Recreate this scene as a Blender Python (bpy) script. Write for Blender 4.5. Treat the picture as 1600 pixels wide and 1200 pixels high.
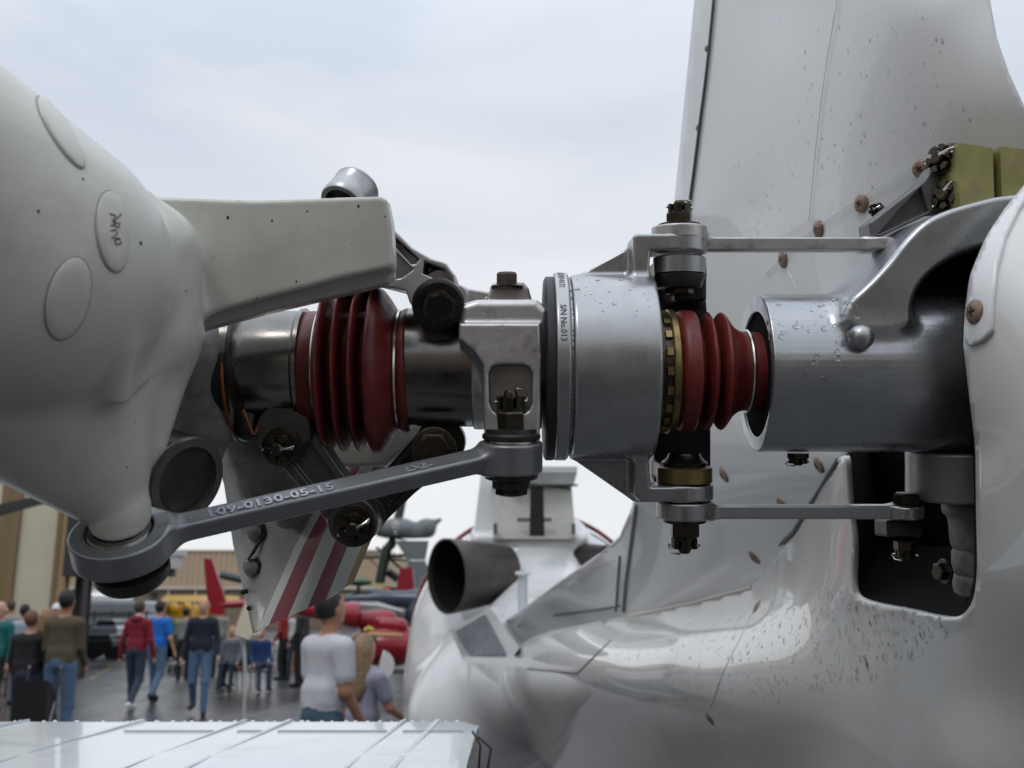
import bpy, math, random
import numpy as np
from mathutils import Vector, Matrix
from mathutils.bvhtree import BVHTree
from mathutils.geometry import delaunay_2d_cdt
random.seed(7); rng = np.random.default_rng(7)
R_ = math.radians
for o in list(bpy.data.objects): bpy.data.objects.remove(o)
SC = bpy.context.scene
COL = SC.collection

# ------------------------------------------------------------------ camera, sky, sun, exposure
PITCH = R_(12.6); CAMZ = 1.68; FPX = 1550.0; HUBD = 0.65
cam = bpy.data.objects.new('camera', bpy.data.cameras.new('camera'))
COL.objects.link(cam); SC.camera = cam
cam.location = (0, 0, CAMZ); cam.rotation_euler = (math.pi/2 + PITCH, 0, 0)
cam.data.sensor_width = 36; cam.data.lens = 36*FPX/1600
cam.data.clip_start = 0.02; cam.data.clip_end = 3000
cam.data.dof.use_dof = True; cam.data.dof.focus_distance = 0.66; cam.data.dof.aperture_fstop = 13

SC.view_settings.view_transform = 'Standard'; SC.view_settings.look = 'None'
SC.view_settings.exposure = 0.0; SC.view_settings.gamma = 1; SC.view_settings.use_curve_mapping = False
world = bpy.data.worlds.new('World'); SC.world = world; world.use_nodes = True
nt = world.node_tree; nt.nodes.clear()
def N(t, **k):
    n = nt.nodes.new(t)
    for a, b in k.items(): setattr(n, a, b)
    return n
out = N('ShaderNodeOutputWorld'); bg = N('ShaderNodeBackground'); bg.inputs[1].default_value = 0.1
sky = N('ShaderNodeTexSky', sky_type='NISHITA', sun_disc=False)
sky.sun_elevation = R_(50); sky.sun_rotation = R_(-150); sky.altitude = 30
tc = N('ShaderNodeTexCoord'); mp = N('ShaderNodeMapping'); mp.inputs['Scale'].default_value = (1.0, 1.0, 3.2); mp.inputs['Location'].default_value = (0.3, 0.1, 0.4)
nz = N('ShaderNodeTexNoise'); nz.inputs['Scale'].default_value = 2.2; nz.inputs['Detail'].default_value = 5; nz.inputs['Roughness'].default_value = 0.48; nz.inputs['Distortion'].default_value = 0.5
rp = N('ShaderNodeValToRGB')
rp.color_ramp.elements[0].position = 0.36; rp.color_ramp.elements[0].color = (6.3, 7.15, 8.3, 1)
rp.color_ramp.elements[1].position = 0.62; rp.color_ramp.elements[1].color = (8.7, 8.9, 9.4, 1)
sx = N('ShaderNodeSeparateXYZ'); mr = N('ShaderNodeMapRange'); mr.inputs[1].default_value = 0.0; mr.inputs[2].default_value = 0.62
mr.inputs[3].default_value = 0.85; mr.inputs[4].default_value = 0.0
mx0 = N('ShaderNodeMix', data_type='RGBA'); mx0.inputs[7].default_value = (9.6, 9.6, 9.7, 1)
mx = N('ShaderNodeMix', data_type='RGBA'); mx.inputs[0].default_value = 0.88
L = nt.links.new
L(tc.outputs['Generated'], mp.inputs[0]); L(mp.outputs[0], nz.inputs[0]); L(nz.outputs[0], rp.inputs[0])
L(tc.outputs['Generated'], sx.inputs[0]); L(sx.outputs[2], mr.inputs[0]); L(mr.outputs[0], mx0.inputs[0]); L(rp.outputs[0], mx0.inputs[6])
zg = N('ShaderNodeMapRange', interpolation_type='SMOOTHSTEP'); zg.inputs[1].default_value = 0.42; zg.inputs[2].default_value = 1.0; zg.inputs[3].default_value = 1.0; zg.inputs[4].default_value = 2.1
vm = N('ShaderNodeVectorMath', operation='SCALE'); L(sx.outputs[2], zg.inputs[0]); L(zg.outputs[0], vm.inputs[3]); L(mx.outputs[2], vm.inputs[0])
L(sky.outputs[0], mx.inputs[6]); L(mx0.outputs[2], mx.inputs[7]); L(vm.outputs[0], bg.inputs[0]); L(bg.outputs[0], out.inputs[0])
sd = bpy.data.lights.new('sun', 'SUN'); sd.energy = 0.6; sd.angle = R_(14); sd.color = (1, 0.97, 0.93)
sun = bpy.data.objects.new('sun', sd); COL.objects.link(sun)
sdir = Vector((math.sin(R_(-150))*math.cos(R_(50)), math.cos(R_(-150))*math.cos(R_(50)), math.sin(R_(50))))
sun.rotation_euler = sdir.to_track_quat('Z', 'Y').to_euler(); sun.location = (0, -5, 12)

# ------------------------------------------------------------------ frames
S = HUBD/FPX; D0 = 1550.0
FW = np.array([0, math.cos(PITCH), math.sin(PITCH)]); UP = np.array([0, -math.sin(PITCH), math.cos(PITCH)]); RT = np.array([1., 0, 0])
CP = np.array([0, 0, CAMZ])
def F(px, py, dy=0.0):                      # hub frame: unit = 0.42 mm, x right, y away along the shaft's horizontal, z up
    k = (D0+dy)/D0
    return np.array([(px-800)*k, dy, (600-py)*k])
def toW(V):                                 # hub frame -> world metres
    V = np.atleast_2d(np.asarray(V, float))
    return CP + S*(V[:, :1]*RT + (V[:, 1:2]+D0)*FW + V[:, 2:3]*UP)
def dirW(d): d = np.asarray(d, float); return d[0]*RT + d[1]*FW + d[2]*UP
def PD(px, py, d):                          # world point at depth d metres
    return CP + d*(FW + (px-800)/FPX*RT + (600-py)/FPX*UP)
def PY(px, py, Y):                          # world point where the ray meets plane y = Y
    r = FW + (px-800)/FPX*RT + (600-py)/FPX*UP
    return CP + r*(Y/r[1])
def CM(x, d, z): return CP + x*RT + d*FW + z*UP   # camera-aligned metric

# ------------------------------------------------------------------ materials
MATS = {}
def mat(name, col, rough=0.5, metal=0.0, var=0.0, vscale=8.0, bump=0.0, bscale=60.0, coat=0.0, dirt=None, dscale=6.0, dlo=0.55, dhi=0.75, trans=0.0, ior=1.45, rvar=0.0, stretch=None, spec=0.5, subs=0.0):
    if name in MATS: return MATS[name]
    m = bpy.data.materials.new(name); m.use_nodes = True; t = m.node_tree; b = t.nodes['Principled BSDF']; l = t.links.new
    b.inputs['Base Color'].default_value = (*col, 1); b.inputs['Roughness'].default_value = rough; b.inputs['Metallic'].default_value = metal
    b.inputs['Coat Weight'].default_value = coat; b.inputs['Coat Roughness'].default_value = 0.03
    b.inputs['Transmission Weight'].default_value = trans; b.inputs['IOR'].default_value = ior
    b.inputs['Specular IOR Level'].default_value = spec
    c = t.nodes.new('ShaderNodeTexCoord'); v = c.outputs['Object']
    if stretch:
        q = t.nodes.new('ShaderNodeMapping'); q.inputs['Scale'].default_value = stretch; l(v, q.inputs[0]); v = q.outputs[0]
    def noise(sc, det=4, ro=0.6):
        n = t.nodes.new('ShaderNodeTexNoise'); n.inputs['Scale'].default_value = sc; n.inputs['Detail'].default_value = det; n.inputs['Roughness'].default_value = ro; l(v, n.inputs[0]); return n.outputs[0]
    cur = None
    if var or dirt:
        n = noise(vscale); r = t.nodes.new('ShaderNodeValToRGB'); l(n, r.inputs[0])
        r.color_ramp.elements[0].position = 0.3; r.color_ramp.elements[1].position = 0.7
        r.color_ramp.elements[0].color = (*[max(0, x*(1-var)) for x in col], 1); r.color_ramp.elements[1].color = (*[min(1, x*(1+var)) for x in col], 1)
        cur = r.outputs[0]
    if dirt:
        n = noise(dscale, 8, 0.7); r = t.nodes.new('ShaderNodeMapRange'); l(n, r.inputs[0]); r.inputs[1].default_value = dlo; r.inputs[2].default_value = dhi
        x = t.nodes.new('ShaderNodeMix'); x.data_type = 'RGBA'; l(r.outputs[0], x.inputs[0]); l(cur, x.inputs[6]); x.inputs[7].default_value = (*dirt, 1); cur = x.outputs[2]
    if cur: l(cur, b.inputs['Base Color'])
    if rvar:
        n = noise(vscale*1.7, 5); r = t.nodes.new('ShaderNodeMapRange'); l(n, r.inputs[0]); r.inputs[1].default_value = 0.3; r.inputs[2].default_value = 0.7
        r.inputs[3].default_value = max(0.0, rough-rvar); r.inputs[4].default_value = rough+rvar; l(r.outputs[0], b.inputs['Roughness'])
    if bump:
        n = noise(bscale, 6); u = t.nodes.new('ShaderNodeBump'); u.inputs['Strength'].default_value = bump; u.inputs['Distance'].default_value = 0.001 if bscale > 20 else 0.01; l(n, u.inputs['Height']); l(u.outputs[0], b.inputs['Normal'])
    MATS[name] = m; return m

# ------------------------------------------------------------------ objects
BASE = {}
def finish(me, mats, angle=35, smooth=True):
    for m in (mats if isinstance(mats, (list, tuple)) else [mats]): me.materials.append(m)
    if smooth:
        me.polygons.foreach_set('use_smooth', [True]*len(me.polygons))
        if angle: me.set_sharp_from_angle(angle=R_(angle))
    me.update()
def mesh(name, V, Fc, mats, angle=35, smooth=True, fm=None):
    me = bpy.data.meshes.new(name); me.from_pydata([tuple(map(float, v)) for v in V], [], [tuple(map(int, f)) for f in Fc])
    if fm is not None: me.polygons.foreach_set('material_index', np.asarray(fm, dtype=np.int32))
    finish(me, mats, angle, smooth); return me
def tag(o, label=None, cat=None, group=None, kind=None):
    if label: o['label'] = label
    if cat: o['category'] = cat
    if group: o['group'] = group
    if kind: o['kind'] = kind
    return o
def link(name, me, parent=None, base=None):
    o = bpy.data.objects.new(name, me); COL.objects.link(o)
    if parent: o.parent = parent; BASE[o.name] = BASE[parent.name]
    else: o.location = base if base is not None else (0, 0, 0); BASE[o.name] = np.array(o.location)
    return o
def thing(name, label, cat, base=(0, 0, 0), group=None, kind=None):
    o = link(name, None, None, base); return tag(o, label, cat, group, kind)
def part(name, V, Fc, m, parent, label=None, angle=35, smooth=True, fm=None):   # V in world metres
    V = np.asarray(V, float) - BASE[parent.name]
    o = link(name, mesh(name, V, Fc, m, angle, smooth, fm), parent)
    if label: o['label'] = label
    return o
def single(name, V, Fc, m, label, cat, base=None, group=None, kind=None, angle=35, smooth=True, fm=None):
    V = np.asarray(V, float)
    if base is None: base = np.array([(V[:, 0].min()+V[:, 0].max())/2, (V[:, 1].min()+V[:, 1].max())/2, V[:, 2].min()])
    o = link(name, mesh(name, V-base, Fc, m, angle, smooth, fm), None, base); return tag(o, label, cat, group, kind)

class G:                                     # geometry collector, any frame
    def __init__(s): s.V = []; s.F = []; s.M = []; s.mi = 0
    def add(s, V, Fc, mi=None):
        n = len(s.V); s.V += [tuple(v) for v in V]; s.F += [tuple(i+n for i in f) for f in Fc]; s.M += [s.mi if mi is None else mi]*len(Fc); return s
    def box(s, lo, hi, mi=None):
        x0, y0, z0 = lo; x1, y1, z1 = hi
        return s.add([(x0,y0,z0),(x1,y0,z0),(x1,y1,z0),(x0,y1,z0),(x0,y0,z1),(x1,y0,z1),(x1,y1,z1),(x0,y1,z1)],
            [(0,3,2,1),(4,5,6,7),(0,1,5,4),(1,2,6,5),(2,3,7,6),(3,0,4,7)], mi)
    def hexa(s, P8, mi=None):
        return s.add(P8, [(0,3,2,1),(4,5,6,7),(0,1,5,4),(1,2,6,5),(2,3,7,6),(3,0,4,7)], mi)
    def tube(s, pts, rad, seg=10, mi=None, cap=True, closed=False):
        pts = [np.asarray(p, float) for p in pts]; n = len(pts); rad = [rad]*n if np.isscalar(rad) else rad
        V = []; prev = None
        for i, p in enumerate(pts):
            if closed: t = pts[(i+1) % n]-pts[i-1]
            else: t = pts[min(i+1, n-1)]-pts[max(i-1, 0)]
            t = t/np.linalg.norm(t)
            if prev is None:
                a = np.array([0, 0, 1.]) if abs(t[2]) < .9 else np.array([1., 0, 0])
            else: a = prev
            u = a - t*np.dot(a, t); u /= np.linalg.norm(u); prev = u; w = np.cross(t, u)
            for j in range(seg):
                th = 2*math.pi*j/seg; V.append(p+rad[i]*(math.cos(th)*u+math.sin(th)*w))
        Fc = []
        for i in range(n if closed else n-1):
            i2 = (i+1) % n
            for j in range(seg): Fc.append((i*seg+j, i*seg+(j+1) % seg, i2*seg+(j+1) % seg, i2*seg+j))
        if cap and not closed: Fc += [tuple(range(seg))[::-1], tuple((n-1)*seg+j for j in range(seg))]
        return s.add(V, Fc, mi)
    def lathe(s, O, ax, prof, seg=48, mi=None, cap=True, sx=1.0):
        O = np.asarray(O, float); ax = np.asarray(ax, float); ax /= np.linalg.norm(ax)
        a = np.array([0, 0, 1.]) if abs(ax[2]) < .9 else np.array([1., 0, 0])
        u = a-ax*np.dot(a, ax); u /= np.linalg.norm(u); w = np.cross(ax, u)
        V = []
        for t, r in prof:
            for j in range(seg):
                th = 2*math.pi*j/seg; V.append(O+ax*t+r*(math.cos(th)*u*sx+math.sin(th)*w))
        Fc = []
        for i in range(len(prof)-1):
            for j in range(seg): Fc.append((i*seg+j, i*seg+(j+1) % seg, (i+1)*seg+(j+1) % seg, (i+1)*seg+j))
        if cap: Fc += [tuple(range(seg))[::-1], tuple((len(prof)-1)*seg+j for j in range(seg))]
        return s.add(V, Fc, mi)
    def prism(s, poly, n0, n1, mi=None):         # polygon as list of 3D points, extruded from +n0 to +n1 vectors
        P = [np.asarray(p, float) for p in poly]; n = len(P)
        V = [p+np.asarray(n0) for p in P]+[p+np.asarray(n1) for p in P]
        Fc = [tuple(range(n))[::-1], tuple(range(n, 2*n))]+[(i, (i+1) % n, n+(i+1) % n, n+i) for i in range(n)]
        return s.add(V, Fc, mi)
    def sph(s, c, r, seg=12, rings=8, mi=None):
        c = np.asarray(c, float); r = np.array([r, r, r]) if np.isscalar(r) else np.asarray(r)
        V = [c+(0, 0, r[2])]; Fc = []
        for i in range(1, rings):
            ph = math.pi*i/rings
            for j in range(seg):
                th = 2*math.pi*j/seg; V.append(c+r*(math.sin(ph)*math.cos(th), math.sin(ph)*math.sin(th), math.cos(ph)))
        V.append(c-(0, 0, r[2])); b = len(V)-1
        for j in range(seg):
            Fc.append((0, 1+j, 1+(j+1) % seg)); Fc.append((b, 1+(rings-2)*seg+(j+1) % seg, 1+(rings-2)*seg+j))
            for i in range(rings-2): Fc.append((1+i*seg+j, 1+(i+1)*seg+j, 1+(i+1)*seg+(j+1) % seg, 1+i*seg+(j+1) % seg))
        return s.add(V, Fc, mi)
    def world(s): s.V = [tuple(v) for v in toW(np.array(s.V))]; return s
    def part(s, name, m, parent, label=None, **k): return part(name, s.V, s.F, m, parent, label, fm=s.M if isinstance(m, (list, tuple)) else None, **k)
    def single(s, name, m, label, cat, **k): return single(name, s.V, s.F, m, label, cat, fm=s.M if isinstance(m, (list, tuple)) else None, **k)

# ------------------------------------------------------------------ signed distance shapes and surface nets
def ln(v): return np.sqrt((v*v).sum(-1))
def nrm(v): v = np.asarray(v, float); return v/np.linalg.norm(v)
def frame(ax, up=(0, 0, 1)):
    z = nrm(ax); up = np.asarray(up, float)
    if abs(np.dot(z, up)) > .95*np.linalg.norm(up): up = np.array([0, 1., 0])
    x = nrm(np.cross(up, z)); return np.array([x, np.cross(z, x), z])
def cap(a, b, ra, rb=None):
    a = np.asarray(a, float); b = np.asarray(b, float); rb = ra if rb is None else rb; r = max(ra, rb); ba = b-a; q = max(1e-9, np.dot(ba, ba))
    def f(P):
        t = np.clip(((P-a)@ba)/q, 0, 1); return ln(P-a-t[:, None]*ba)-(ra+(rb-ra)*t)
    return f, np.minimum(a, b)-r, np.maximum(a, b)+r
def box(c, h, r=0, Rm=None):
    c = np.asarray(c, float); h = np.asarray(h, float)
    def f(P):
        q = P-c
        if Rm is not None: q = q@np.asarray(Rm).T
        q = np.abs(q)-(h-r); return ln(np.maximum(q, 0))+np.minimum(q.max(-1), 0)-r
    e = h if Rm is None else np.full(3, np.linalg.norm(h)); return f, c-e, c+e
def cyl(a, b, rad, r=0):
    a = np.asarray(a, float); b = np.asarray(b, float); ax = nrm(b-a); hl = np.linalg.norm(b-a)/2; c = (a+b)/2
    def f(P):
        q = P-c; t = q@ax; rr = ln(q-t[:, None]*ax); x = rr-rad+r; y = np.abs(t)-hl+r
        return np.minimum(np.maximum(x, y), 0)+np.sqrt(np.maximum(x, 0)**2+np.maximum(y, 0)**2)-r
    e = np.full(3, 0.)+rad+np.abs(ax)*hl; return f, c-e, c+e
def ell(c, rad, Rm=None):
    c = np.asarray(c, float); rad = np.asarray(rad, float)
    def f(P):
        q = P-c
        if Rm is not None: q = q@np.asarray(Rm).T
        k0 = ln(q/rad); k1 = ln(q/(rad*rad)); return k0*(k0-1)/np.maximum(k1, 1e-6)
    e = rad if Rm is None else np.full(3, rad.max()); return f, c-e, c+e
def ext(pts, O, U, Vv, hh, r=0):                # polygon pts (u,v) in plane through O, extruded +-hh along U x V
    pts = np.asarray(pts, float); O = np.asarray(O, float); U = nrm(U); Vv = nrm(Vv); Nn = np.cross(U, Vv)
    a = pts; b = np.roll(pts, -1, 0)
    def f(P):
        q = P-O; X = q@U; Y = q@Vv; Z = np.abs(q@Nn)-hh+r
        d = np.full(len(P), 1e18); s = np.ones(len(P))
        for i in range(len(a)):
            ex, ey = b[i]-a[i]; wx = X-a[i][0]; wy = Y-a[i][1]; t = np.clip((wx*ex+wy*ey)/(ex*ex+ey*ey), 0, 1)
            d = np.minimum(d, (wx-ex*t)**2+(wy-ey*t)**2)
            c1 = Y >= a[i][1]; c2 = Y < b[i][1]; c3 = ex*wy > ey*wx
            fl = (c1 & c2 & c3) | (~c1 & ~c2 & ~c3); s = np.where(fl, -s, s)
        d2 = s*np.sqrt(d)+r
        return np.minimum(np.maximum(d2, Z), 0)+np.sqrt(np.maximum(d2, 0)**2+np.maximum(Z, 0)**2)-r
    W3 = np.array([O+p[0]*U+p[1]*Vv+s*hh*Nn for p in pts for s in (-1, 1)]); return f, W3.min(0), W3.max(0)
def U_(p, k=0, m=0): return ('u', p, k, m)
def C_(p, k=0): return ('s', p, k, 0)
def ev(ops, P):
    d = None
    for op, p, k, m in ops:
        e = p[0](P)
        if d is None: d = e; continue
        if op == 'u':
            if k > 0: h = np.clip(.5+.5*(d-e)/k, 0, 1); d = d*(1-h)+e*h-k*h*(1-h)
            else: d = np.minimum(d, e)
        else:
            e = -e
            if k > 0: h = np.clip(.5-.5*(d-e)/k, 0, 1); d = d*(1-h)+e*h+k*h*(1-h)
            else: d = np.maximum(d, e)
    return d
def nets(ops, vox):
    us = [p for op, p, k, m in ops if op == 'u']; kk = max([k for _, _, k, _ in ops])
    lo = np.min([p[1] for p in us], 0)-2*vox-kk*.3; hi = np.max([p[2] for p in us], 0)+2*vox+kk*.3
    B = 4; nb = np.ceil((hi-lo)/(vox*B)).astype(int)+1; n = nb*B+1
    cg = np.stack(np.meshgrid(*[lo[i]+(np.arange(nb[i])+.5)*vox*B for i in range(3)], indexing='ij'), -1).reshape(-1, 3)
    cf = ev(ops, cg); near = np.abs(cf) < vox*B*1.35+kk*.25
    Fg = np.where(cf < 0, -1e3, 1e3).reshape(nb)
    Fg = np.repeat(np.repeat(np.repeat(Fg, B, 0), B, 1), B, 2); Fg = np.pad(Fg, ((0, 1),)*3, mode='edge').astype(np.float64)
    nm = near.reshape(nb); mk = np.zeros(n, bool)
    bi = np.argwhere(nm)
    offs = np.stack(np.meshgrid(*[np.arange(B+1)]*3, indexing='ij'), -1).reshape(-1, 3)
    for st in range(0, len(bi), 20000):
        idx = (bi[st:st+20000, None, :]*B+offs[None]).reshape(-1, 3); mk[idx[:, 0], idx[:, 1], idx[:, 2]] = True
    id3 = np.argwhere(mk)
    for st in range(0, len(id3), 400000):
        q = id3[st:st+400000]; Fg[q[:, 0], q[:, 1], q[:, 2]] = ev(ops, lo+q*vox)
    ins = Fg < 0
    c = sum(ins[a:n[0]-1+a, b:n[1]-1+b, d:n[2]-1+d].astype(np.int8) for a in (0, 1) for b in (0, 1) for d in (0, 1))
    act = np.argwhere((c > 0) & (c < 8)); vid = np.full(n-1, -1, int); vid[act[:, 0], act[:, 1], act[:, 2]] = np.arange(len(act))
    acc = np.zeros((len(act), 3)); cnt = np.zeros(len(act))
    cor = [(a, b, d) for a in (0, 1) for b in (0, 1) for d in (0, 1)]
    for i in range(8):
        for ax in range(3):
            if cor[i][ax] == 0:
                A = np.array(cor[i]); Bc = A.copy(); Bc[ax] = 1
                pa = act+A; pb = act+Bc; fa = Fg[pa[:, 0], pa[:, 1], pa[:, 2]]; fb = Fg[pb[:, 0], pb[:, 1], pb[:, 2]]
                x = (fa < 0) != (fb < 0); t = np.where(x, fa/np.where(fa == fb, 1, fa-fb), 0)
                pt = A+t[:, None]*(Bc-A); acc += np.where(x[:, None], pt, 0); cnt += x
    V = lo+(act+acc/np.maximum(cnt, 1)[:, None])*vox
    Q = []
    for ax in range(3):
        b_, c_ = (ax+1) % 3, (ax+2) % 3
        sl0 = [slice(None)]*3; sl1 = [slice(None)]*3; sl0[ax] = slice(0, n[ax]-1); sl1[ax] = slice(1, n[ax])
        e = ins[tuple(sl0)] != ins[tuple(sl1)]; ee = np.argwhere(e)
        ee = ee[(ee[:, b_] > 0) & (ee[:, c_] > 0) & (ee[:, b_] < n[b_]-1) & (ee[:, c_] < n[c_]-1)]
        s0 = ins[ee[:, 0], ee[:, 1], ee[:, 2]]
        def v(db, dc):
            q = ee.copy(); q[:, b_] -= db; q[:, c_] -= dc; return vid[q[:, 0], q[:, 1], q[:, 2]]
        q = np.stack([v(1, 1), v(0, 1), v(0, 0), v(1, 0)], 1); q[~s0] = q[~s0][:, ::-1]; Q.append(q)
    Q = np.concatenate(Q); Q = Q[(Q >= 0).all(1)]
    e = vox*.35; I = np.eye(3)
    for it in range(2):
        g = np.stack([ev(ops, V+I[i]*e)-ev(ops, V-I[i]*e) for i in range(3)], 1)/(2*e)
        gn = np.maximum(ln(g), .25); f = ev(ops, V); V = V-np.clip(f/gn, -vox*.7, vox*.7)[:, None]*g/gn[:, None]
    g = np.stack([ev(ops, V+I[i]*e)-ev(ops, V-I[i]*e) for i in range(3)], 1); Nn = g/np.maximum(ln(g), 1e-9)[:, None]
    fm = None
    ms = [m for op, p, k, m in ops if op == 'u']
    if max(ms) > 0:
        cen = V[Q].mean(1); dd = np.stack([p[0](cen) for p in us], 1); fm = np.array(ms)[dd.argmin(1)]
    return V, Q, Nn, fm
def sdf(name, ops, vox, m, parent=None, label=None, hub=True, base=None, M3=None):
    """M3: optional (rotation 3x3 rows = world axes, origin) for local frames"""
    V, Q, Nn, fm = nets(ops, vox)
    if hub: V = toW(V); Nn = Nn[:, :1]*RT+Nn[:, 1:2]*FW+Nn[:, 2:3]*UP
    if M3 is not None: V = V@M3[0]+M3[1]; Nn = Nn@M3[0]
    b = BASE[parent.name] if parent else (base if base is not None else np.zeros(3))
    me = bpy.data.meshes.new(name); me.vertices.add(len(V)); me.vertices.foreach_set('co', (V-b).astype(np.float32).ravel())
    me.loops.add(len(Q)*4); me.loops.foreach_set('vertex_index', Q.astype(np.int32).ravel())
    me.polygons.add(len(Q)); me.polygons.foreach_set('loop_start', np.arange(len(Q), dtype=np.int32)*4)
    if fm is not None: me.polygons.foreach_set('material_index', fm.astype(np.int32))
    me.update(calc_edges=True); me.validate()
    for q in (m if isinstance(m, (list, tuple)) else [m]): me.materials.append(q)
    me.polygons.foreach_set('use_smooth', [True]*len(me.polygons))
    if len(me.vertices) == len(Nn): me.normals_split_custom_set_from_vertices([tuple(x) for x in Nn])
    o = link(name, me, parent, b if not parent else None)
    if label: o['label'] = label
    return o

# ------------------------------------------------------------------ relief sheets (thin shells seen from the hub) via thin-plate splines of inverse depth
def rbf(ctrl, reg=1e-5):
    c = np.array(ctrl, float); X = c[:, :2]/1000; w = c[:, 2]; n = len(c)
    def ph(r2): return .5*r2*np.log(np.maximum(r2, 1e-12))
    K = ph(((X[:, None]-X[None])**2).sum(-1))+np.eye(n)*reg; A = np.zeros((n+3, n+3)); A[:n, :n] = K; A[:n, n] = 1; A[:n, n+1:] = X; A[n:, :n] = A[:n, n:].T
    sol = np.linalg.solve(A, np.r_[w, 0, 0, 0])
    def f(px, py):
        p = np.stack([np.atleast_1d(px), np.atleast_1d(py)], 1)/1000
        return ph(((p[:, None]-X[None])**2).sum(-1))@sol[:n]+sol[n]+p@sol[n+1:]
    return f
def inpoly(x, y, poly):
    ins = np.zeros(len(x), bool); n = len(poly)
    for i in range(n):
        x0, y0 = poly[i]; x1, y1 = poly[(i+1) % n]
        if y0 == y1: continue
        ins ^= ((y0 > y) != (y1 > y)) & (x < (x1-x0)*(y-y0)/(y1-y0)+x0)
    return ins
def densify(poly, st, closed=True):
    o = []
    n = len(poly)
    for i in range(n if closed else n-1):
        a = np.array(poly[i], float); b = np.array(poly[(i+1) % n], float); k = max(1, int(np.linalg.norm(b-a)/st))
        o += [tuple(a+(b-a)*j/k) for j in range(k)]
    if not closed: o.append(tuple(map(float, poly[-1])))
    return o
def smoothpoly(poly, it=2):
    P = [np.array(p, float) for p in poly]
    for _ in range(it):
        Q = []
        for i in range(len(P)): a, b = P[i], P[(i+1) % len(P)]; Q += [a*.75+b*.25, a*.25+b*.75]
        P = Q
    return [tuple(p) for p in P]
def sheetmesh(wf, poly, st, lift=0.0):
    bd = densify(poly, st); P = np.array(poly)
    gx, gy = np.meshgrid(np.arange(P[:, 0].min(), P[:, 0].max(), st), np.arange(P[:, 1].min(), P[:, 1].max(), st)); gx = gx.ravel(); gy = gy.ravel()
    ins = inpoly(gx, gy, poly); gx = gx[ins]; gy = gy[ins]; B = np.array(bd)
    md = np.array([((B[:, 0]-x)**2+(B[:, 1]-y)**2).min() for x, y in zip(gx, gy)]); k = md > (st*.55)**2; gx = gx[k]; gy = gy[k]
    pts = [Vector(p) for p in bd]+[Vector((x, y)) for x, y in zip(gx, gy)]; n = len(bd)
    r = delaunay_2d_cdt(pts, [(i, (i+1) % n) for i in range(n)], [], 0, 1e-4)
    v2 = np.array([tuple(v) for v in r[0]]); tri = np.array([tuple(t) for t in r[2]]); c = v2[tri].mean(1); tri = tri[inpoly(c[:, 0], c[:, 1], poly)]
    w = wf(v2[:, 0], v2[:, 1])*(1+lift); d = HUBD/w
    V = np.array([PD(a, b, dd) for (a, b), dd in zip(v2, d)])
    # orient to camera
    a, b, c3 = V[tri[:, 0]], V[tri[:, 1]], V[tri[:, 2]]; nn = np.cross(b-a, c3-a); fl = ((CP-a)*nn).sum(1) < 0; tri[fl] = tri[fl][:, ::-1]
    return V, tri
def sheet(name, wf, poly, st, m, parent, thick, lift=0.0, label=None):
    V, T = sheetmesh(wf, poly, st, lift); o = part(name, V, T, m, parent, label, angle=None)
    s = o.modifiers.new('s', 'SOLIDIFY'); s.thickness = thick; s.offset = -1; s.use_even_offset = False
    return o

# ------------------------------------------------------------------ paints and metals
M_white = mat('gloss_white_paint', (.64, .64, .615), .34, var=.03, vscale=3, coat=.8, bump=.03, bscale=7, dirt=(.38, .37, .34), dscale=3, dlo=.5, dhi=.85)
M_fin = mat('fin_white_paint', (.70, .71, .71), .32, var=.03, vscale=4, coat=.5, bump=.02, bscale=7)
M_hub = mat('satin_cream_paint', (.47, .47, .42), .34, var=.05, vscale=14, dirt=(.27, .26, .22), dscale=11, dlo=.5, dhi=.95, coat=.12, bump=.12, bscale=160)
M_grip = mat('weathered_grey_paint', (.22, .22, .205), .4, var=.2, vscale=30, dirt=(.08, .075, .065), dscale=25, dlo=.45, dhi=.7, bump=.1, bscale=200)
M_silver = mat('silver_paint', (.385, .39, .39), .28, .8, var=.06, vscale=60, dirt=(.30, .29, .27), dscale=38, dlo=.52, dhi=.9, bump=.05, bscale=900, rvar=.06)
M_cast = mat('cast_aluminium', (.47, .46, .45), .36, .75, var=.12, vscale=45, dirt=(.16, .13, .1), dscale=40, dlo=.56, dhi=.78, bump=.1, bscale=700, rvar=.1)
M_sleeve = mat('polished_sleeve_metal', (.385, .395, .405), .29, .85, var=.08, vscale=30, bump=.06, bscale=500, rvar=.08)
M_steel = mat('dark_polished_steel', (.19, .183, .172), .24, 1.0, var=.12, vscale=50, dirt=(.17, .155, .14), dscale=80, dlo=.5, dhi=.85, bump=.06, bscale=500, rvar=.06)
M_rod = mat('grey_rod_finish', (.20, .205, .21), .32, .6, var=.08, vscale=50, bump=.06, bscale=800, rvar=.06)
M_dark = mat('black_grimy_metal', (.035, .032, .03), .38, .5, var=.3, vscale=80, bump=.2, bscale=300)
M_black = mat('black_rubber', (.015, .015, .016), .5, 0, var=.2, vscale=80)
M_bolt = mat('oiled_bolt', (.06, .05, .038), .24, .85, var=.3, vscale=200, bump=.2, bscale=600)
M_gold = mat('gold_cadmium', (.24, .18, .075), .35, .85, var=.3, vscale=120, dirt=(.06, .05, .03), dscale=90, bump=.1, bscale=500)
M_chrom = mat('yellow_chromate', (.30, .285, .11), .42, .35, var=.18, vscale=60, dirt=(.26, .19, .12), dscale=50, dlo=.5, dhi=.8)
M_red = mat('red_boot_rubber', (.135, .015, .012), .42, 0, var=.2, vscale=120, dirt=(.05, .016, .012), dscale=70, dlo=.48, dhi=.8, bump=.25, bscale=420, rvar=.12)
M_wire = mat('bright_wire', (.6, .58, .55), .25, 1)
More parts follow.
